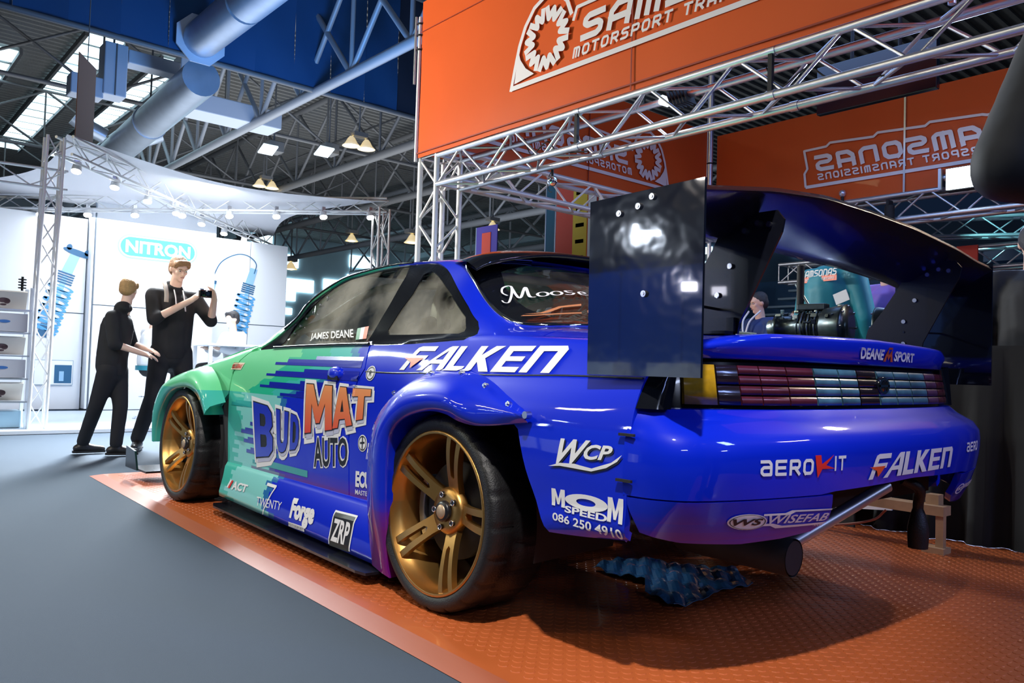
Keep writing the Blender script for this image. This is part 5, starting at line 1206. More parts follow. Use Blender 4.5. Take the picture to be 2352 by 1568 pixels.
for x in (-.28, .28):
    for y in (-.5, .5): MB().box((x, y, .48), (.04, .04, .96)).build('leg', M_bw, t)
# ------------------------------------------------------------------ people
M_skin = mat('skin', (.80, .52, .40), .5, var=.08, vscale=8); M_skin2 = mat('skin_shaded', (.42, .24, .17), .5)
M_hairb = mat('blond_hair', (.42, .24, .09), .55, var=.4, vscale=60, bump=.5, bscale=120); M_hairbr = mat('light_brown_hair', (.30, .16, .07), .5, var=.4, vscale=60, bump=.5, bscale=120)
M_haird = mat('dark_hair', (.03, .03, .035), .6, var=.3, vscale=60, bump=.5, bscale=120)
M_hood = mat('black_hoodie', (.012, .012, .014), .85, var=.3, vscale=12, bump=.3, bscale=14); M_trou = mat('black_trousers', (.010, .010, .012), .8, bump=.3, bscale=12); M_shoe = mat('black_shoe', (.015, .013, .012), .4)
def blob(name, m, caps, sph, parent, vox, it=4, extra=None):
    """continuous surface through tapered limbs (a, ra, b, rb) and ellipsoids (c, (rx,ry,rz), rot)"""
    mb = MB()
    for a, ra, b, rb in caps:
        mb.cyl(a, b, ra, rb, n=14); mb.sph(a, ra, 12); mb.sph(b, rb, 12)
    for s_ in sph:
        c, r = s_[0], s_[1]; R_ = s_[2] if len(s_) > 2 else None
        q = MB(); q.sph((0, 0, 0), 1, 16, r)
        if R_ is not None: q.xf(R_.to_4x4())
        q.xf(Matrix.Translation(Vector(c))); mb.add(q.v, q.f, True)
    if extra: mb.add(extra.v, extra.f, True)
    o = mb.build(name, m, parent)
    r = o.modifiers.new('union', 'REMESH'); r.mode = 'VOXEL'; r.voxel_size = vox; r.use_smooth_shade = True
    s_ = o.modifiers.new('soften', 'SMOOTH'); s_.factor = .6; s_.iterations = it
    return o
def hand(wr, d, palm, s, curl=.5, thumb=1):
    """fingers as chains rooted in the palm; wr wrist, d direction, palm normal"""
    d = Vector(d).normalized(); n = Vector(palm); n = (n - d * n.dot(d)).normalized(); w = d.cross(n) * thumb; wr = Vector(wr); C_ = []
    pc = wr + d * .045 * s
    C_.append((wr, .022 * s, pc, .026 * s)); C_.append((wr + w * .018 * s, .017 * s, pc + w * .022 * s + d * .03 * s, .013 * s)); C_.append((wr - w * .018 * s, .016 * s, pc - w * .022 * s + d * .025 * s, .013 * s))
    for k, (off, L) in enumerate(((.030, .068), (.011, .078), (-.009, .072), (-.027, .056))):
        p = pc + w * off * s + d * .028 * s; dd = d.copy()
        for j, f in enumerate((.45, .32, .23)):
            dd = (dd + n * curl * (.35 + .45 * j)).normalized(); q = p + dd * L * f * s * 1.0; C_.append((p, (.0098 - .0012 * j) * s, q, (.0088 - .0012 * j) * s)); p = q
    p = wr + w * .026 * s + d * .018 * s; dd = (d * .6 + w * .8 + n * .25).normalized(); q = p + dd * .038 * s; C_.append((p, .0125 * s, q, .0105 * s)); dd = (d * .8 + w * .2 + n * .5).normalized(); C_.append((q, .0105 * s, q + dd * .032 * s, .009 * s))
    return C_
def head_parts(c, fwd, up, h, s=1.):
    """skull, jaw, nose, ears, brow, chin, lips around centre c; h = head height"""
    f = Vector(fwd).normalized(); u = Vector(up); u = (u - f * u.dot(f)).normalized(); r = f.cross(u); R_ = Matrix((r, f, u)).transposed(); c = Vector(c); k = h / .23
    P = lambda x, y, z: c + (r * x + f * y + u * z) * k
    S_ = [(P(0, -.008, .022), (.074 * k, .092 * k, .088 * k), R_), (P(0, .030, -.045), (.052 * k, .055 * k, .066 * k), R_), (P(0, .070, -.092), (.022 * k, .018 * k, .016 * k), R_), (P(0, .094, -.022), (.012 * k, .016 * k, .022 * k), R_), (P(0, .100, -.034), (.014 * k, .013 * k, .010 * k), R_),
          (P(0, .080, .022), (.052 * k, .012 * k, .010 * k), R_), (P(0, .082, -.060), (.022 * k, .010 * k, .007 * k), R_), (P(.074, -.005, -.008), (.010 * k, .020 * k, .030 * k), R_), (P(-.074, -.005, -.008), (.010 * k, .020 * k, .030 * k), R_), (P(.034, .062, -.022), (.022 * k, .02 * k, .02 * k), R_), (P(-.034, .062, -.022), (.022 * k, .02 * k, .02 * k), R_)]
    return S_, P, R_, k
def face(P, R_, k, parent, closed=False):
    """eyes and mouth as small parts"""
    for sx_ in (1, -1):
        q = MB(); q.sph((0, 0, 0), 1, 10, (.013 * k, .008 * k, .0065 * k)); q.xf(R_.to_4x4()); q.xf(Matrix.Translation(P(.030 * sx_, .083, .0))); q.build('eye', mat('eye_white', (.6, .58, .55), .3) if 'eye_white' not in bpy.data.materials else bpy.data.materials['eye_white'], parent)
        q = MB(); q.sph((0, 0, 0), 1, 8, (.0055 * k, .004 * k, .0055 * k)); q.xf(R_.to_4x4()); q.xf(Matrix.Translation(P(.030 * sx_, .0895, -.001))); q.build('iris', M_ink, parent)
        q = MB(); q.box(P(.030 * sx_, .0905, .014), (.026 * k, .006 * k, .005 * k), R_); q.build('eyebrow', M_hairbr, parent)
    q = MB(); q.sph((0, 0, 0), 1, 10, (.020 * k, .006 * k, .0045 * k)); q.xf(R_.to_4x4()); q.xf(Matrix.Translation(P(0, .0915, -.060))); q.build('lips', mat('lips', (.50, .20, .17), .5) if 'lips' not in bpy.data.materials else bpy.data.materials['lips'], parent)
def hair(P, R_, k, m, parent, fringe=True, longer=1., bald=False):
    S_ = [(P(0, -.020, .042), (.080 * k, .092 * k, .082 * k), R_), (P(0, -.050, -.005), (.074 * k, .062 * k, .075 * k * longer), R_), (P(.060, -.020, .020), (.024 * k, .045 * k, .05 * k), R_), (P(-.060, -.020, .020), (.024 * k, .045 * k, .05 * k), R_)]
    if fringe: S_ += [(P(.028, .072, .068), (.042 * k, .022 * k, .030 * k), R_), (P(-.020, .070, .074), (.05 * k, .022 * k, .026 * k), R_), (P(.060, .045, .045), (.02 * k, .03 * k, .038 * k), R_), (P(-.062, .045, .045), (.02 * k, .03 * k, .038 * k), R_)]
    return blob('hair', m, [], S_, parent, .010, 3)
def shoe(ank, d, parent, s=1., m=None):
    a = Vector(ank); d = Vector((d[0], d[1], 0)).normalized(); f = Vector((a.x, a.y, 0))
    C_ = [(f + Vector((0, 0, .040)) - d * .05 * s, .040 * s, f + d * .06 * s + Vector((0, 0, .042)), .042 * s), (f + d * .06 * s + Vector((0, 0, .038)), .042 * s, f + d * .17 * s + Vector((0, 0, .030)), .032 * s), (a, .045 * s, f + Vector((0, 0, .05)), .045 * s)]
    o = blob('shoe', m or M_shoe, C_, [], parent, .010, 3)
    q = MB(); w_ = d.cross(Z_); L = [(-.09, .030), (-.06, .040), (.06, .044), (.15, .040), (.20, .022)]; pl = [f + d * x * s + w_ * y * s for x, y in L] + [f + d * x * s - w_ * y * s for x, y in L[::-1]]
    q.prism([(p.x, p.y) for p in pl], 'Z', .003, .022); q.build('sole', M_shoe, o); return o
def person(label, J, H=1.75, skin=None, top=None, bottom=None, hairm=None, fwd=(-1, 0, 0), hfwd=None, sleeve=.45, hood=False, vox=.011, fringe=True, longer=1., base=None, face_on=True, hands=None, shoes=True, group=None, bulk=1., loose=1.):
    """J: head, neck, shR, shL, elR, elL, haR, haL, hip, hiR, hiL, knR, knL, anR, anL"""
    skin = skin or M_skin; k = H / 1.75; J = {a: Vector(b) for a, b in J.items()}
    t = empty('person', (0, 0, 0), label, 'person', group)
    fw = Vector(fwd).normalized(); hf = Vector(hfwd or fwd).normalized(); up = (J['head'] - J['neck']).normalized() * .6 + Z_ * .6
    chest = (J['shR'] + J['shL']) / 2 + Vector((0, 0, -.10 * k)); S_, P, R_, kk = head_parts(J['head'], hf, up, .225 * k)
    caps = [(J['neck'] - Z_ * .04 * k, .056 * k, J['head'] - up.normalized() * .05 * k, .050 * k), (J['shR'], .05 * k, J['shL'], .05 * k), (chest, .12 * k * bulk, J['hip'] + Z_ * .12 * k, .11 * k * bulk), (J['hip'] + Z_ * .12 * k, .11 * k, J['hip'], .12 * k)]
    for s_ in 'RL':
        caps += [(J['sh' + s_], .052 * k, J['el' + s_], .039 * k), (J['el' + s_], .039 * k, J['ha' + s_], .026 * k), (J['hi' + s_], .088 * k, J['kn' + s_], .056 * k), (J['kn' + s_], .054 * k, J['an' + s_], .038 * k)]
        d = (J['ha' + s_] - J['el' + s_]).normalized(); hd = (hands or {}).get(s_, (d, fw * -.0 + Vector((0, 0, -1)), .5, 1 if s_ == 'R' else -1)); caps += hand(J['ha' + s_], hd[0], hd[1], k, hd[2], hd[3])
    body = blob('body', skin, caps, S_, t, vox * .72, 3)
    if face_on: face(P, R_, kk, body)
    if hairm: hair(P, R_, kk, hairm, body, fringe, longer)
    # clothes
    g = .018 * k * loose; cl = [(J['shR'], .056 * k + g * .4, J['shL'], .056 * k + g * .4), (chest, .135 * k * bulk + g, J['hip'] + Z_ * .10 * k, .125 * k * bulk + g), (J['hip'] + Z_ * .10 * k, .125 * k * bulk + g, J['hip'] - Z_ * .01 * k, .13 * k * bulk + g * .8)]
    wd = (J['shL'] - J['shR']).normalized()
    for q in (1, -1): cl.append((chest + wd * .07 * q * k, .09 * k * bulk + g, J['hip'] + wd * .06 * q * k + Z_ * .02, .09 * k * bulk + g))
    for s_ in 'RL':
        cl.append((J['sh' + s_] - Z_ * .012 * k, .056 * k + g * .7, J['el' + s_], .046 * k + g * .7))
        if sleeve > .0: e = J['el' + s_].lerp(J['ha' + s_], sleeve); cl.append((J['el' + s_], .046 * k + g * .7, e, .036 * k + g * .6))
    sp = []
    if hood: sp = [(J['neck'] - hf * .045 * k + Z_ * .0, (.095 * k, .075 * k, .06 * k)), (J['neck'] + Vector((0, 0, .0)), (.080 * k, .078 * k, .052 * k)), (J['neck'] - hf * .03 * k + Z_ * .03 * k, (.078 * k, .07 * k, .04 * k))]
    c_ = blob('hoodie' if hood else 'top', top, cl, sp, t, vox, 5)
    tr = [(J['hip'] + Z_ * .05 * k, .128 * k * bulk, J['hip'] - Z_ * .06 * k, .125 * k)]
    for s_ in 'RL':
        tr += [(J['hi' + s_], .098 * k, J['kn' + s_], .070 * k), (J['kn' + s_], .070 * k, J['an' + s_] + Z_ * .01, .060 * k)]
    blob('trousers', bottom, tr, [], t, vox, 5)
    if shoes:
        for s_ in 'RL': shoe(J['an' + s_], J.get('ft' + s_, fw), t, k)
    return t, P, R_, kk
# tall boy taking a picture
tb, P, R_, kk = person('tall boy in black hoodie and trousers holding up a small camera', dict(
    head=(5.22, .13, 1.625), neck=(5.30, .14, 1.45), shR=(5.31, .315, 1.385), shL=(5.29, -.055, 1.375), elR=(5.19, .335, 1.155), elL=(5.20, -.17, 1.17), haR=(4.99, .085, 1.335), haL=(4.99, -.115, 1.355),
    hip=(5.33, .13, .90), hiR=(5.33, .22, .88), hiL=(5.33, .04, .88), knR=(5.27, .29, .47), knL=(5.30, .0, .48), anR=(5.36, .375, .09), anL=(5.33, -.07, .09), ftR=(-1, .45, 0), ftL=(-1, -.2, 0)),
    H=1.76, top=M_hood, bottom=M_trou, hairm=M_hairbr, fwd=(-1, 0, 0), hfwd=(-.88, -.14, -.30), sleeve=.18, hood=True, longer=1.1,
    hands={'R': (Vector((-.35, -.55, .55)), Vector((0, -1, -.2)), .55, 1), 'L': (Vector((-.3, .25, .65)), Vector((-.3, 1, -.2)), .55, -1)})
cmr = empty('compact_camera', (4.925, -.01, 1.395), 'small black camera held up by the tall boy', 'camera', None, .1)
MB().box((0, 0, 0), (.035, .115, .068)).build('camera_body', M_black, cmr, bevel=.008); MB().cyl((-.018, 0, 0), (-.05, 0, 0), .026, n=20).build('lens_barrel', M_black, cmr); MB().cyl((-.05, 0, 0), (-.051, 0, 0), .018, n=16).build('lens_glass', M_chrome, cmr); MB().box((0, .035, .038), (.02, .03, .012)).build('shutter_dial', M_steel, cmr)
mb = MB(); rws = []
for i in range(9):
    a = i / 8; z = 1.50 - .19 * a; x = 5.245 - .13 * math.sin(PI * min(1, a * 1.0 + .15) * .55); rws.append([Vector((x - .004, .262 - .018, z)), Vector((x - .008, .262 + .018, z))])
mb.grid(rws); o = mb.build('backpack_strap', mat('strap_pale', (.55, .48, .42), .6), tb); md = o.modifiers.new('t', 'SOLIDIFY'); md.thickness = .008
for y in (.17, .095): MB().tube(bezier_spline([(5.20, y, 1.43), (5.135, y + .005, 1.36), (5.12, y, 1.28), (5.13, y - .01, 1.24)], 4), .006, 6).build('hoodie_cord', M_white, tb)
# younger boy, seen from behind his left shoulder
kb, P, R_, kk = person('shorter blond boy in black hoodie turning his head towards the booth', dict(
    head=(5.03, .595, 1.385), neck=(5.02, .625, 1.225), shR=(5.13, .60, 1.165), shL=(4.93, .74, 1.145), elR=(5.12, .52, .93), elL=(4.86, .73, .92), haR=(4.98, .43, .885), haL=(4.84, .50, .845),
    hip=(5.03, .70, .73), hiR=(5.07, .64, .71), hiL=(4.97, .74, .71), knR=(4.98, .63, .40), knL=(5.05, .80, .40), anR=(4.98, .65, .085), anL=(5.24, .84, .085), ftR=(-.35, -1, 0), ftL=(-.1, -1, 0)),
    H=1.50, top=M_hood, bottom=M_trou, hairm=M_hairb, fwd=(-.1, -1, 0), hfwd=(.75, -.66, .05), sleeve=.15, hood=True, longer=.8, fringe=True)
# two seated people in the booth, soft in the distance
def seated(label, x, y, top, hairm, fwd, z=.0, bottom=None):
    f = Vector(fwd).normalized(); r = Vector((f.y, -f.x, 0)); b = Vector((x, y, z))
    Q = lambda a, c, h: b + r * a + f * c + Z_ * h
    return person(label, dict(head=Q(0, .03, 1.40), neck=Q(0, 0, 1.22), shR=Q(.18, 0, 1.17), shL=Q(-.18, 0, 1.17), elR=Q(.25, .08, .92), elL=Q(-.25, .08, .92), haR=Q(.14, .32, .98), haL=Q(-.14, .32, .98), hip=Q(0, -.04, .76), hiR=Q(.09, 0, .74), hiL=Q(-.09, 0, .74), knR=Q(.12, .42, .72), knL=Q(-.12, .42, .70), anR=Q(.12, .40, .34), anL=Q(-.10, .36, .32)),
                  H=1.72, top=top, bottom=bottom or M_trou, hairm=hairm, fwd=fwd, sleeve=.9, vox=.016, face_on=False, shoes=False)[0]
M_shirt = mat('white_shirt', (.72, .74, .78), .7); M_vest = mat('blue_waistcoat', (.03, .10, .24), .7)
seated('seated person in a white shirt between the two boys', 8.75, -.72, M_shirt, M_hairb, (.2, -1, 0), -.02)
sv = seated('seated dark-haired person in white shirt behind the bonnet', 8.65, -1.75, M_shirt, M_haird, (-.3, 1, 0), -.02)
# people inside the stall on the right
def stand(label, x, y, fwd, top, hairm, H=1.78, hfwd=None, skin=None, bottom=None, arms=.0, face_on=False, sleeve=.95, fringe=False, bulk=1., **kw):
    f = Vector(fwd).normalized(); r = Vector((f.y, -f.x, 0)); k = H / 1.75; b = Vector((x, y, 0))
    Q = lambda a, c, h: b + (r * a + f * c + Z_ * h) * k
    J = dict(head=Q(0, .03, 1.62), neck=Q(0, 0, 1.46), shR=Q(.19, 0, 1.40), shL=Q(-.19, 0, 1.40), elR=Q(.26, .02 + arms * .5, 1.12), elL=Q(-.26, .02 + arms * .5, 1.12), haR=Q(.22, .10 + arms, .92 + arms * .5), haL=Q(-.22, .10 + arms, .92 + arms * .5), hip=Q(0, 0, .93), hiR=Q(.09, 0, .90), hiL=Q(-.09, 0, .90), knR=Q(.11, .02, .49), knL=Q(-.11, .02, .49), anR=Q(.11, 0, .09), anL=Q(-.11, 0, .09))
    J.update(kw); R__ = person(label, J, H=H, top=top, bottom=bottom or M_trou, hairm=hairm, fwd=fwd, hfwd=hfwd, sleeve=sleeve, vox=.014, face_on=face_on, skin=skin, fringe=fringe, bulk=bulk); R__[0].location.z = .007; return R__
M_teal = mat('teal_jacket', (.01, .22, .30), .55, var=.2, vscale=5, bump=.5, bscale=7); M_purp = mat('purple_shirt', (.22, .13, .55), .6, bump=.5, bscale=8); M_polo = mat('navy_polo', (.015, .04, .16), .7, bump=.3, bscale=10)
M_mar = mat('maroon_top', (.12, .015, .05), .7); M_jack = mat('black_jacket', (.012, .014, .02), .7, bump=.5, bscale=6)
tj = stand('person in teal jacket with a lettered back standing behind the gearboxes', .68, -3.0, (-.25, -1, 0), M_teal, M_haird, 1.95, bulk=1.2)[0]
rt = Vector((-1, .25, 0)).normalized(); bk = Vector((.243, .97, 0)); bc_ = Vector((.66, -3.0, 1.545)) + bk * .165
a = Art(); a.add([(-.17, -.045), (.17, -.045), (.17, .0), (-.17, .0)], [(0, 1, 2, 3)]); a.build('back_patch', M_orange, lambda x, y: bc_ + rt * x + Z_ * y + bk * .004, tj)
a = Art(); tech(a, 'SAMSONAS', -.155, -.008, .05, .036, .005, .009, shear=.2); a.build('back_lettering', M_white, lambda x, y: bc_ + rt * x + Z_ * y + bk * .008, tj)
a = Art(); tech(a, 'MOTORSPORT TRANSMISSIONS', -.155, -.035, .018, .0105, .0032, .003, shear=.2); a.build('small_lettering', M_white, lambda x, y: bc_ + rt * x + Z_ * y + bk * .008, tj)
stand('person in a purple shirt and teal jacket right of the lettered jacket', .53, -3.6, (.3, 1, 0), M_purp, M_haird, 1.86, arms=.15)
pm, P, R_, kk = stand('man in navy polo with a pale lanyard looking down at papers', 2.50, -5.0, (.35, 1, 0), M_polo, M_haird, 1.72, hfwd=(.5, .8, -.2), face_on=True, sleeve=.0, arms=.2)
mb = MB(); mb.tube(bezier_spline([(2.46, -4.93, 1.50), (2.52, -4.82, 1.38), (2.56, -4.79, 1.22), (2.60, -4.82, 1.38), (2.60, -4.93, 1.50)], 5), .010, 6); mb.build('lanyard', M_white, pm)
stand('person in maroon top far behind the display table', 2.75, -6.2, (.5, 1, 0), M_mar, M_hairbr, 1.62, sleeve=.1)
rj = stand('man in black jacket with a small gear emblem at the right edge', -.62, -2.95, (.45, -1, 0), M_jack, mat('short_grey_hair', (.05, .05, .06), .6, bump=.4, bscale=150), 1.80, bulk=1.15)[0]
a = Art(); emblem(a, .16); bq = Vector((-.80, -2.79, 1.33)); a.build('jacket_emblem', M_bwhite, lambda x, y: bq + Vector((-.9, -.40, 0)).normalized() * x + Z_ * y, rj)
# bystander close to the camera: only the bent elbow enters the picture
Eb = Vector((-1.74, 1.085, 1.165)); Sb = Eb + Vector((-.075, -.09, .27))
stand('bystander in black jacket whose bent elbow juts in at upper right', -2.0, .80, (-.76, .65, 0), M_jack, M_haird, 1.76, face_on=True, fringe=True, shR=Sb, elR=Eb, haR=Eb + Vector((-.20, -.22, -.02)), shL=(-2.12, .66, 1.42), elL=(-2.26, .50, 1.16), haL=(-2.10, .62, 1.20))
# ------------------------------------------------------------------ printing and stickers on the car
def bvh_of(names):
    V = []; F = []
    for o in COL.objects:
        if o.type == 'MESH' and o.parent is not None and (o.parent == car) and o.name.split('.')[0] in names:
            b = len(V); V += [tuple(v.co) for v in o.data.vertices]; F += [tuple(b + i for i in p.vertices) for p in o.data.polygons]
    return BVHTree.FromPolygons(V, F)
B_side = bvh_of({'quarter_and_roof_panel', 'door', 'front_fender', 'rear_fender_flare', 'front_fender_flare', 'side_skirt'})
B_tail = bvh_of({'rear_bumper', 'bumper_lower_corner', 'boot_lid'})
def on_side(x, z, off=.0025):
    h = B_side.ray_cast(Vector((x, 2.5, z)), Vector((0, -1, 0)))
    if h[0] is None: return Vector((x, .87 + off, z))
    n = h[1] if h[1].y > 0 else -h[1]; return h[0] + n * off
def on_tail(y, z, off=.0025, s=1):
    h = B_tail.ray_cast(Vector((-3, y, z)), Vector((1, 0, 0)))
    if h[0] is None: return Vector((-1.05, y, z))
    n = h[1] if h[1].x < 0 else -h[1]; return h[0] + n * off
def side_decal(name, art, m, quad, box, off=.0025, cell=.08):
    """quad: (x,z) of bottom-left, bottom-right, top-right, top-left as seen from the left of the car"""
    q = quad_map([(x, z, 0) for x, z in quad], *box); art.build(name, m, lambda u, v: on_side(q(u, v).x, q(u, v).y, off), car, cell)
def tail_decal(name, art, m, quad, box, off=.003, cell=.08):
    q = quad_map([(y, z, 0) for y, z in quad], *box); art.build(name, m, lambda u, v: on_tail(q(u, v).x, q(u, v).y, off), car, cell)
def falken():
    """heavy slanted word with the red wing on the first letter"""
    a = Art(); s = .22; H = 1.
    def P(x, y): return (x + s * y, y)
    def poly(*l): a.poly(*[[P(x, y) for x, y in q] for q in l])
    poly([(0, 0), (.28, 0), (.36, .42), (1.05, .42), (1.10, .62), (.40, .62), (.46, .80), (1.28, .80), (1.28, 1), (.42, 1), (.26, .94), (.2, .8)])
    poly([(.98, 0), (1.30, 0), (1.50, .28), (2.0, .28), (2.0, 0), (2.32, 0), (2.32, 1), (2.0, 1), (1.9, .95)], [(1.62, .45), (2.0, .82), (2.0, .45)])
    poly([(2.42, 0), (3.28, 0), (3.28, .2), (2.74, .2), (2.74, 1), (2.42, 1)])
    poly([(3.38, 0), (3.70, 0), (3.70, .38), (4.10, 0), (4.52, 0), (3.96, .52), (4.46, 1), (4.06, 1), (3.70, .64), (3.70, 1), (3.38, 1)])
    poly([(4.62, 0), (5.66, 0), (5.66, .2), (4.94, .2), (4.94, .42), (5.58, .42), (5.58, .60), (4.94, .60), (4.94, .80), (5.66, .80), (5.66, 1), (4.62, 1)])
    poly([(5.80, 0), (6.12, 0), (6.12, .80), (6.62, .80), (6.62, 0), (6.94, 0), (6.94, .86), (6.80, 1), (5.80, 1)])
    r = Art(); r.poly([P(-.06, .42), P(.95, .42), P(.62, .20), P(.42, .06), P(.36, .36)]) if False else r.poly([(.0, .50), (1.06, .50), (.58, .08), (.46, .34)])
    return a, r
FB_ = (0, 0, 7.16, 1)
a, r = falken()
Q = [(.405, .795), (-.500, .803), (-.515, .886), (.375, .886)]
side_decal('brand_lettering', a, M_white, Q, FB_); side_decal('brand_wing', r, M_orange, Q, FB_, .0045)
a, r = falken(); Q = [(.292, .532), (-.30, .537), (-.30, .603), (.292, .603)]
tail_decal('brand_lettering', a, M_white, Q, FB_); tail_decal('brand_wing', r, M_orange, Q, FB_, .0045)
# stepped dark bars running back over the green
P_navy = mat('navy_streak', (.004, .012, .42), .25, coat=1.)
def bar(steps, z0, z1, x1=.80):
    a = Art()
    for (xa, za, zb) in steps: a.add([(-xa, za), (-x1, za), (-x1, zb), (-xa, zb)], [(0, 1, 2, 3)])
    a.build('livery_streak', P_navy, lambda u, v: on_side(-u, v, .0015), car, .12)
bar([(1.53, .797, .810), (1.40, .810, .826), (1.12, .826, .842)], 0, 0, .70)
bar([(1.60, .742, .753), (1.50, .753, .768), (1.20, .768, .782)], 0, 0, .70)
bar([(1.66, .684, .696), (1.55, .696, .713), (1.22, .713, .727)], 0, 0, .72)
bar([(1.42, .650, .664), (1.25, .664, .678)], 0, 0, .75)
P_teal = mat('teal_streak', (.03, .36, .36), .25, coat=1.)
for z, xa, xb in ((.575, 2.0, 1.62), (.485, 1.75, 1.60), (.44, 1.86, 1.64), (.395, 1.82, 1.62), (.345, 1.78, 1.5), (.30, 1.70, 1.1)):
    a = Art(); a.add([(-xa, z), (-xb, z), (-xb, z + .018), (-xa, z + .018)], [(0, 1, 2, 3)]); a.add([(-xa + .05, z + .018), (-xb, z + .018), (-xb, z + .030), (-xa + .05, z + .030)], [(0, 1, 2, 3)])
    a.build('livery_streak', P_teal if z in (.575, .30) else mat('violet_streak', (.03, .05, .42), .25, coat=1.) if 'violet_streak' not in bpy.data.materials else bpy.data.materials['violet_streak'], lambda u, v: on_side(-u, v, .0015), car, .12)
# two comic words: letters with outline, shadow side and fill
M_fill1 = mat('blue_letter_fill', (.01, .03, .55), .3, coat=1.)
def grad(name, c0, c1, z0, z1):
    m = mat(name, c0, .3, coat=1.); nt = m.node_tree; b = nt.nodes['Principled BSDF']; tc = nt.nodes.new('ShaderNodeTexCoord'); sp = nt.nodes.new('ShaderNodeSeparateXYZ'); mr = nt.nodes.new('ShaderNodeMapRange'); mx = nt.nodes.new('ShaderNodeMix'); mx.data_type = 'RGBA'
    nt.links.new(tc.outputs['Object'], sp.inputs[0]); nt.links.new(sp.outputs[2], mr.inputs[0]); mr.inputs[1].default_value = z0; mr.inputs[2].default_value = z1; nt.links.new(mr.outputs[0], mx.inputs[0]); mx.inputs[6].default_value = (*c0, 1); mx.inputs[7].default_value = (*c1, 1); nt.links.new(mx.outputs[2], b.inputs['Base Color']); return m
M_fill2 = grad('orange_letter_fill', (.80, .05, .02), (.90, .35, .12), .50, .72)
LET = {'B': ([(0, 0), (.62, 0), (.80, .12), (.80, .38), (.66, .50), (.78, .62), (.74, .88), (.58, 1), (0, 1)], [(.26, .18), (.26, .42), (.50, .42), (.54, .36), (.54, .22), (.48, .18)], [(.26, .58), (.26, .82), (.44, .82), (.50, .76), (.50, .64), (.44, .58)]),
       'U': ([(0, 1), (0, .22), (.12, .05), (.30, 0), (.50, 0), (.68, .05), (.80, .22), (.80, 1), (.54, 1), (.54, .30), (.48, .22), (.32, .22), (.26, .30), (.26, 1)],),
       'D': ([(0, 0), (.50, 0), (.72, .14), (.80, .36), (.80, .64), (.72, .86), (.50, 1), (0, 1)], [(.26, .20), (.26, .80), (.44, .80), (.54, .68), (.54, .34), (.44, .20)]),
       'M': ([(0, 0), (.24, 0), (.26, .60), (.44, .18), (.58, .18), (.78, .60), (.80, 0), (1.06, 0), (1.02, 1), (.74, 1), (.52, .52), (.30, 1), (.02, 1)],),
       'A': ([(-.04, 0), (.22, 0), (.28, .20), (.56, .20), (.62, 0), (.90, 0), (.58, 1), (.28, 1)], [(.34, .38), (.42, .70), (.50, .38)]),
       'T': ([(.26, 0), (.54, 0), (.54, .76), (.82, .76), (.82, 1), (0, 1), (0, .76), (.26, .76)],)}
def grow(l, d):
    P_ = [Vector(p) for p in l]; n = len(P_); ar_ = sum(P_[i].x * P_[(i + 1) % n].y - P_[(i + 1) % n].x * P_[i].y for i in range(n)); sg_ = 1 if ar_ > 0 else -1; out = []
    for i in range(n):
        e0 = (P_[i] - P_[i - 1]).normalized(); e1 = (P_[(i + 1) % n] - P_[i]).normalized(); n0 = Vector((e0.y, -e0.x)) * sg_; n1 = Vector((e1.y, -e1.x)) * sg_; b = n0 + n1
        b = b.normalized() * (d / max(.55, math.cos(n0.angle(n1) / 2))) if b.length > 1e-3 else n0 * d; out.append(tuple(P_[i] + b))
    return out
def comic(word, quads, fill, names, sh=(.05, -.10)):
    for ch, q in zip(word, quads):
        L = LET[ch]; w_ = 1.06 if ch == 'M' else (.86 if ch == 'A' else .82); box = (0, 0, w_, 1)
        a = Art(); a.poly(grow(L[0], .10)); off = [(x + sh[0], y + sh[1]) for x, y in L[0]]; a.poly(grow(off, .09)); side_decal('letter_outline', a, M_white, q, box, .0022)
        a = Art(); a.poly(off); side_decal('letter_shadow', a, mat('pale_shadow_vinyl', (.50, .52, .66), .35) if 'pale_shadow_vinyl' not in bpy.data.materials else bpy.data.materials['pale_shadow_vinyl'], q, box, .0034)
        a = Art(); a.poly(grow(L[0], .022)); side_decal('letter_edge', a, M_ink, q, box, .0046)
        a = Art(); a.poly(*L); side_decal('letter_' + names, a, fill, q, box, .0058)
comic('BUD', [[(1.65, .335), (1.455, .36), (1.475, .588), (1.715, .605)], [(1.41, .380), (1.305, .395), (1.305, .578), (1.445, .585)], [(1.28, .405), (1.19, .418), (1.195, .562), (1.285, .574)]], M_fill1, 'blue')
comic('MAT', [[(1.135, .495), (.885, .530), (.895, .715), (1.15, .715)], [(.875, .535), (.725, .560), (.735, .712), (.885, .714)], [(.735, .575), (.585, .60), (.585, .713), (.72, .712)]], M_fill2, 'orange', (.04, -.13))
def word(s, quad, m, off=0., shear=0., edge=None, eo=0., box=(0, 0, 1, 1), fn=None, name='sticker_lettering', lift=.0035):
    if edge:
        a = Art(); a.text(s, 0, 0, 1, 1, off=off + eo, shear=shear); (fn or side_decal)(name + '_edge', a, edge, quad, (0, 0, 1, 1), lift - .0012)
        a = Art(); a.text(s, .03, .05, .94, .90, off=off, shear=shear)
    else: a = Art(); a.text(s, 0, 0, 1, 1, off=off, shear=shear)
    (fn or side_decal)(name, a, m, quad, (0, 0, 1, 1), lift)
word('AUTO', [(1.045, .345), (.735, .385), (.745, .515), (1.06, .490)], M_ink, .02, 0, M_white, .045)
a = Art(); a.disc((0, 0), .035, .030); side_decal('registered_mark', a, M_white, [(.645, .742), (.575, .742), (.575, .812), (.645, .812)], (-.035, -.035, .035, .035), .0024)
a = Art(); a.disc((0, 0), .030, .026, hole=.86); a.text('R', -.010, -.012, .02, .024); side_decal('registered_mark', a, M_ink, [(.645, .742), (.575, .742), (.575, .812), (.645, .812)], (-.035, -.035, .035, .035), .0034)
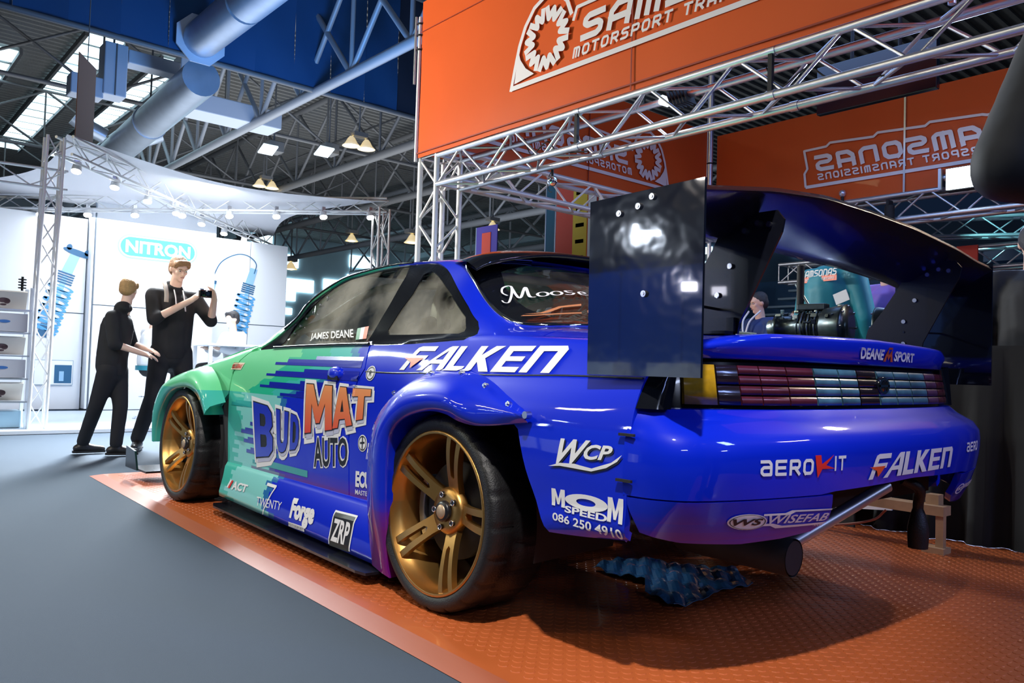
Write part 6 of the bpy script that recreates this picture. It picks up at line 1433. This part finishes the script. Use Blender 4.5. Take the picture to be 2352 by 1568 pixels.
# left rear quarter stickers
def wcp():
    a = Art(); a.text('W', 0, .22, .50, .78, off=.03, shear=.25); a.text('CP', .44, .38, .42, .50, off=.03, shear=.2)
    a.poly([(-.06, .16), (.10, .26), (.34, .24), (.60, .10), (.86, .30), (1.0, .58), (.94, .34), (.80, .12), (.60, .0), (.34, .10), (.12, .17)]); return a
Q = [(-.565, .530), (-.838, .560), (-.838, .632), (-.600, .625)]
Q2 = [(x - .004, z - .004) for x, z in Q]; side_decal('script_shadow', wcp(), M_ink, Q2, (-.06, 0, 1, 1), .0024); side_decal('script_logo', wcp(), M_white, Q, (-.06, 0, 1, 1), .0036)
a = Art()
for m0, h0, h1 in ((0, .46, .42), (.80, .30, .46)):
    hh = (.54, .46)[0]; yb = (.46, .38)[m0 > .5]; a.poly([(m0 + x * .20, yb + y * (1.0 - yb)) for x, y in ((0, 0), (.26, 0), (.28, .58), (.42, .12), (.58, .12), (.72, .58), (.74, 0), (1, 0), (1, 1), (.70, 1), (.50, .45), (.30, 1), (0, 1))])
a.disc((.5, .74), .30, .22, hole=.45); a.text('SPEED', .20, .34, .60, .20, off=.03)
a.text('086 250 4910', .02, .0, .97, .25, off=.02)
side_decal('speed_shop_sticker', a, M_white, [(-.585, .398), (-.848, .388), (-.848, .492), (-.582, .485)], (0, 0, 1, 1), .003)
# rear bumper stickers
def aero(Q):
    a = Art(); tech(a, 'aERO', 0, 0, 1, .9, .22, .20); tail_decal('sticker_lettering', a, M_white, Q, (0, 0, 4.3, 1))
aero([(.735, .562), (.548, .560), (.548, .602), (.738, .603)])
a = Art(); a.poly([(0, 1), (.30, 1), (.40, .55), (1.0, 1.0), (.62, .48), (1.1, .28), (.45, .30), (.30, -.15)]); tail_decal('sticker_letter', a, M_red, [(.555, .558), (.468, .558), (.468, .610), (.545, .610)], (0, 0, 1, 1))
a = Art(); tech(a, 'IT', 0, 0, 1, 1.0, .25, .20); tail_decal('sticker_lettering', a, M_white, [(.462, .566), (.412, .566), (.412, .606), (.464, .606)], (0, 0, 1.5, 1))
a = Art(); a.disc((.17, .42), .17, .40); a.poly([(.30, .18), (.38, .18), (.44, .04), (1.0, .10), (1.0, .22), (.50, .16), (.40, .30), (.32, .30)]); a.poly([(.30, .70), (.55, .72), (.60, .86), (1.0, .86), (1.0, .94), (.56, .95), (.50, .82), (.30, .80)]); a.text('WISEFAB', .35, .28, .64, .44, off=.02, shear=.25); a.text('.COM', .86, .02, .12, .12, off=.01, shear=.2)
Q = [(.793, .424), (.436, .412), (.436, .465), (.812, .478)]
tail_decal('fabricator_sticker', a, M_white, Q, (0, 0, 1, 1)); a = Art(); a.text('WS', .04, .26, .26, .34, off=.03, shear=.3); a.disc((.17, .42), .155, .365, hole=.95); tail_decal('fabricator_sticker', a, M_ink, Q, (0, 0, 1, 1), .0045)
aero([(-.46, .575), (-.66, .572), (-.66, .606), (-.46, .608)])
a = Art(); a.disc((.17, .42), .17, .40, hole=.8); a.text('WS', .04, .26, .26, .34, off=.02, shear=.3); a.text('WISEFAB', .35, .28, .64, .44, off=.02, shear=.25); tail_decal('fabricator_sticker', a, M_white, [(-.44, .425), (-.78, .425), (-.78, .470), (-.44, .470)], (0, 0, 1, 1))
# boot lettering
word('DEANE', [(.105, .878), (-.045, .878), (-.045, .912), (.115, .914)], M_white, .035, fn=tail_decal); word('SPORT', [(-.125, .877), (-.29, .876), (-.28, .908), (-.125, .911)], M_white, .035, fn=tail_decal)
a = Art(); a.poly([(0, 0), (.3, 1), (.5, .5), (.7, 1), (1, 0), (.75, 0), (.68, .45), (.5, .1), (.32, .45), (.25, 0)]); a.add([(.3, .95), (.7, .95), (.7, 1.1), (.3, 1.1)], [(0, 1, 2, 3)]); tail_decal('boot_mark', a, mat('copper_vinyl', (.5, .09, .04), .4), [(-.05, .874), (-.12, .874), (-.12, .916), (-.05, .916)], (0, 0, 1, 1))
# sill stickers
word('ACT', [(1.86, .148), (1.66, .158), (1.665, .195), (1.875, .192)], M_white, .04, .2); a = Art(); a.poly([(0, 0), (.4, 0), (1, 1), (.6, 1)]); side_decal('sill_mark', a, M_white, [(1.93, .150), (1.885, .150), (1.885, .192), (1.93, .192)], (0, 0, 1, 1)); a = Art(); a.poly([(0, 0), (.4, 0), (1, 1), (.6, 1)]); side_decal('sill_mark', a, M_red, [(1.905, .150), (1.86, .150), (1.86, .192), (1.905, .192)], (0, 0, 1, 1), .004)
word('TWENTY', [(1.52, .118), (1.25, .135), (1.25, .172), (1.53, .158)], M_white, .0); a = Art(); a.line([(0, 1), (1, 1), (.35, 0)], .10); side_decal('sill_numeral', a, M_white, [(1.46, .085), (1.39, .085), (1.36, .225), (1.46, .225)], (0, 0, 1, 1), .0042)
word('Forge', [(1.15, .095), (.92, .100), (.92, .215), (1.15, .205)], M_white, .06); a = Art(); a.add([(0, 0), (1, 0), (1, 1), (0, 1)], [(0, 1, 2, 3)]); side_decal('sill_plate', a, M_white, [(1.15, .083), (.99, .085), (.99, .105), (1.15, .103)], (0, 0, 1, 1)); word('MOTORSPORT', [(1.145, .087), (.995, .089), (.995, .101), (1.145, .099)], M_ink, .0, lift=.005)
a = Art(); a.add([(0, 0), (1, 0), (1, 1), (0, 1)], [(0, 1, 2, 3)]); Q = [(.765, .065), (.585, .068), (.585, .215), (.765, .21)]; side_decal('sill_plate', a, M_white, Q, (0, 0, 1, 1), .0026); a = Art(); a.add([(.05, .05), (.95, .05), (.95, .95), (.05, .95)], [(0, 1, 2, 3)]); side_decal('sill_plate', a, M_ink, Q, (0, 0, 1, 1), .0036); a = Art(); a.text('ZRP', .12, .2, .76, .6, off=.03); side_decal('sill_plate_lettering', a, M_white, Q, (0, 0, 1, 1), .0046)
word('ECU', [(.675, .315), (.565, .32), (.565, .385), (.675, .38)], M_white, .05); word('MASTER', [(.675, .285), (.565, .29), (.565, .308), (.675, .305)], M_white, .01)
a = Art(); a.disc((.5, .5), .5, .5); Q = [(.668, .46), (.60, .462), (.60, .53), (.668, .528)]; side_decal('round_sticker', a, M_white, Q, (0, 0, 1, 1), .0026); a = Art(); a.disc((.5, .5), .43, .43, hole=.88); a.line([(.25, .5), (.75, .55)], .10); a.line([(.5, .1), (.5, .9)], .10); side_decal('round_sticker', a, M_ink, Q, (0, 0, 1, 1), .0038)
word('FEAL', [(.602, .435), (.565, .435), (.565, .50), (.590, .50)], M_white, .05)
a = Art(); a.add([(0, 0), (1, 0), (1, 1), (0, 1)], [(0, 1, 2, 3)]); Q = [(2.06, .762), (1.93, .762), (1.90, .800), (2.02, .800)]; side_decal('fender_sticker', a, mat('cream_vinyl', (.75, .66, .48), .4), Q, (0, 0, 1, 1), .0026); word('SAMSONAS', [(2.05, .770), (1.935, .770), (1.915, .792), (2.025, .792)], M_red, .02, .2, lift=.004)
# glass lettering
def glass_pt(u, v): return body_ev(u, v, .002)
a = Art(); a.text('JAMES DEANE', 0, 0, 1, 1, off=.02); q = quad_map([(1.29, 7.03, 0), (.875, 7.03, 0), (.925, 7.42, 0), (1.31, 7.36, 0)]); a.build('window_lettering', M_white, lambda x, y: glass_pt(q(x, y).x, q(x, y).y), car, .1)
q = quad_map([(.86, 7.0, 0), (.775, 7.05, 0), (.80, 7.48, 0), (.889, 7.43, 0)])
for i, m_ in enumerate((M_grn, M_white, M_orange)): a = Art(); a.add([(i / 3, 0), ((i + 1) / 3, 0), ((i + 1) / 3, 1), (i / 3, 1)], [(0, 1, 2, 3)]); a.build('window_flag', m_, lambda x, y: glass_pt(q(x, y).x, q(x, y).y), car, .2)
a = Art()
for l in ([(0, .15), (.02, .02), (.10, .0), (.17, .4), (.20, .9), (.16, 1), (.07, .85), (.05, .6), (.12, .45)], [(.20, .9), (.27, .25), (.36, .95), (.38, .3), (.44, .22)]): a.line(bezier_spline(l, 5), .035)
for cx_ in (.52, .66): a.line(bezier_spline([(cx_ + .055 * math.cos(t_), .38 + .17 * math.sin(t_)) for t_ in np.linspace(0, 2 * PI, 9)], 3), .03)
a.line(bezier_spline([(.84, .55), (.76, .58), (.78, .42), (.84, .35), (.80, .2), (.74, .24)], 4), .03); a.line(bezier_spline([(.90, .38), (.98, .42), (.95, .55), (.90, .45), (.92, .24), (1.0, .26)], 4), .03)
q = quad_map([(.052, 9.85, 0), (-.03, 11.1, 0), (.03, 11.15, 0), (.135, 10.0, 0)]); a.build('rear_window_script', M_white, lambda x, y: body_ev(q(x, y).x, q(x, y).y, .003), car, .1)
a = Art(); a.poly([(0, 0), (.3, .12), (.55, .75), (1, 1), (1, .8), (.62, .6), (.45, .1), (.35, 0)]); a.poly([(-.05, -.35), (1, -.1), (1, .05), (0, -.2)]); a.text('GTR', 1.1, -.2, .8, .9, off=.03, shear=.3)
q = quad_map([(-.045, 10.0, 0), (-.115, 10.70, 0), (-.06, 10.85, 0), (-.012, 10.3, 0)]); a.build('rear_window_mark', mat('copper_print', (.55, .22, .10), .4), lambda x, y: body_ev(q(x, y).x, q(x, y).y, .003), car, .1)
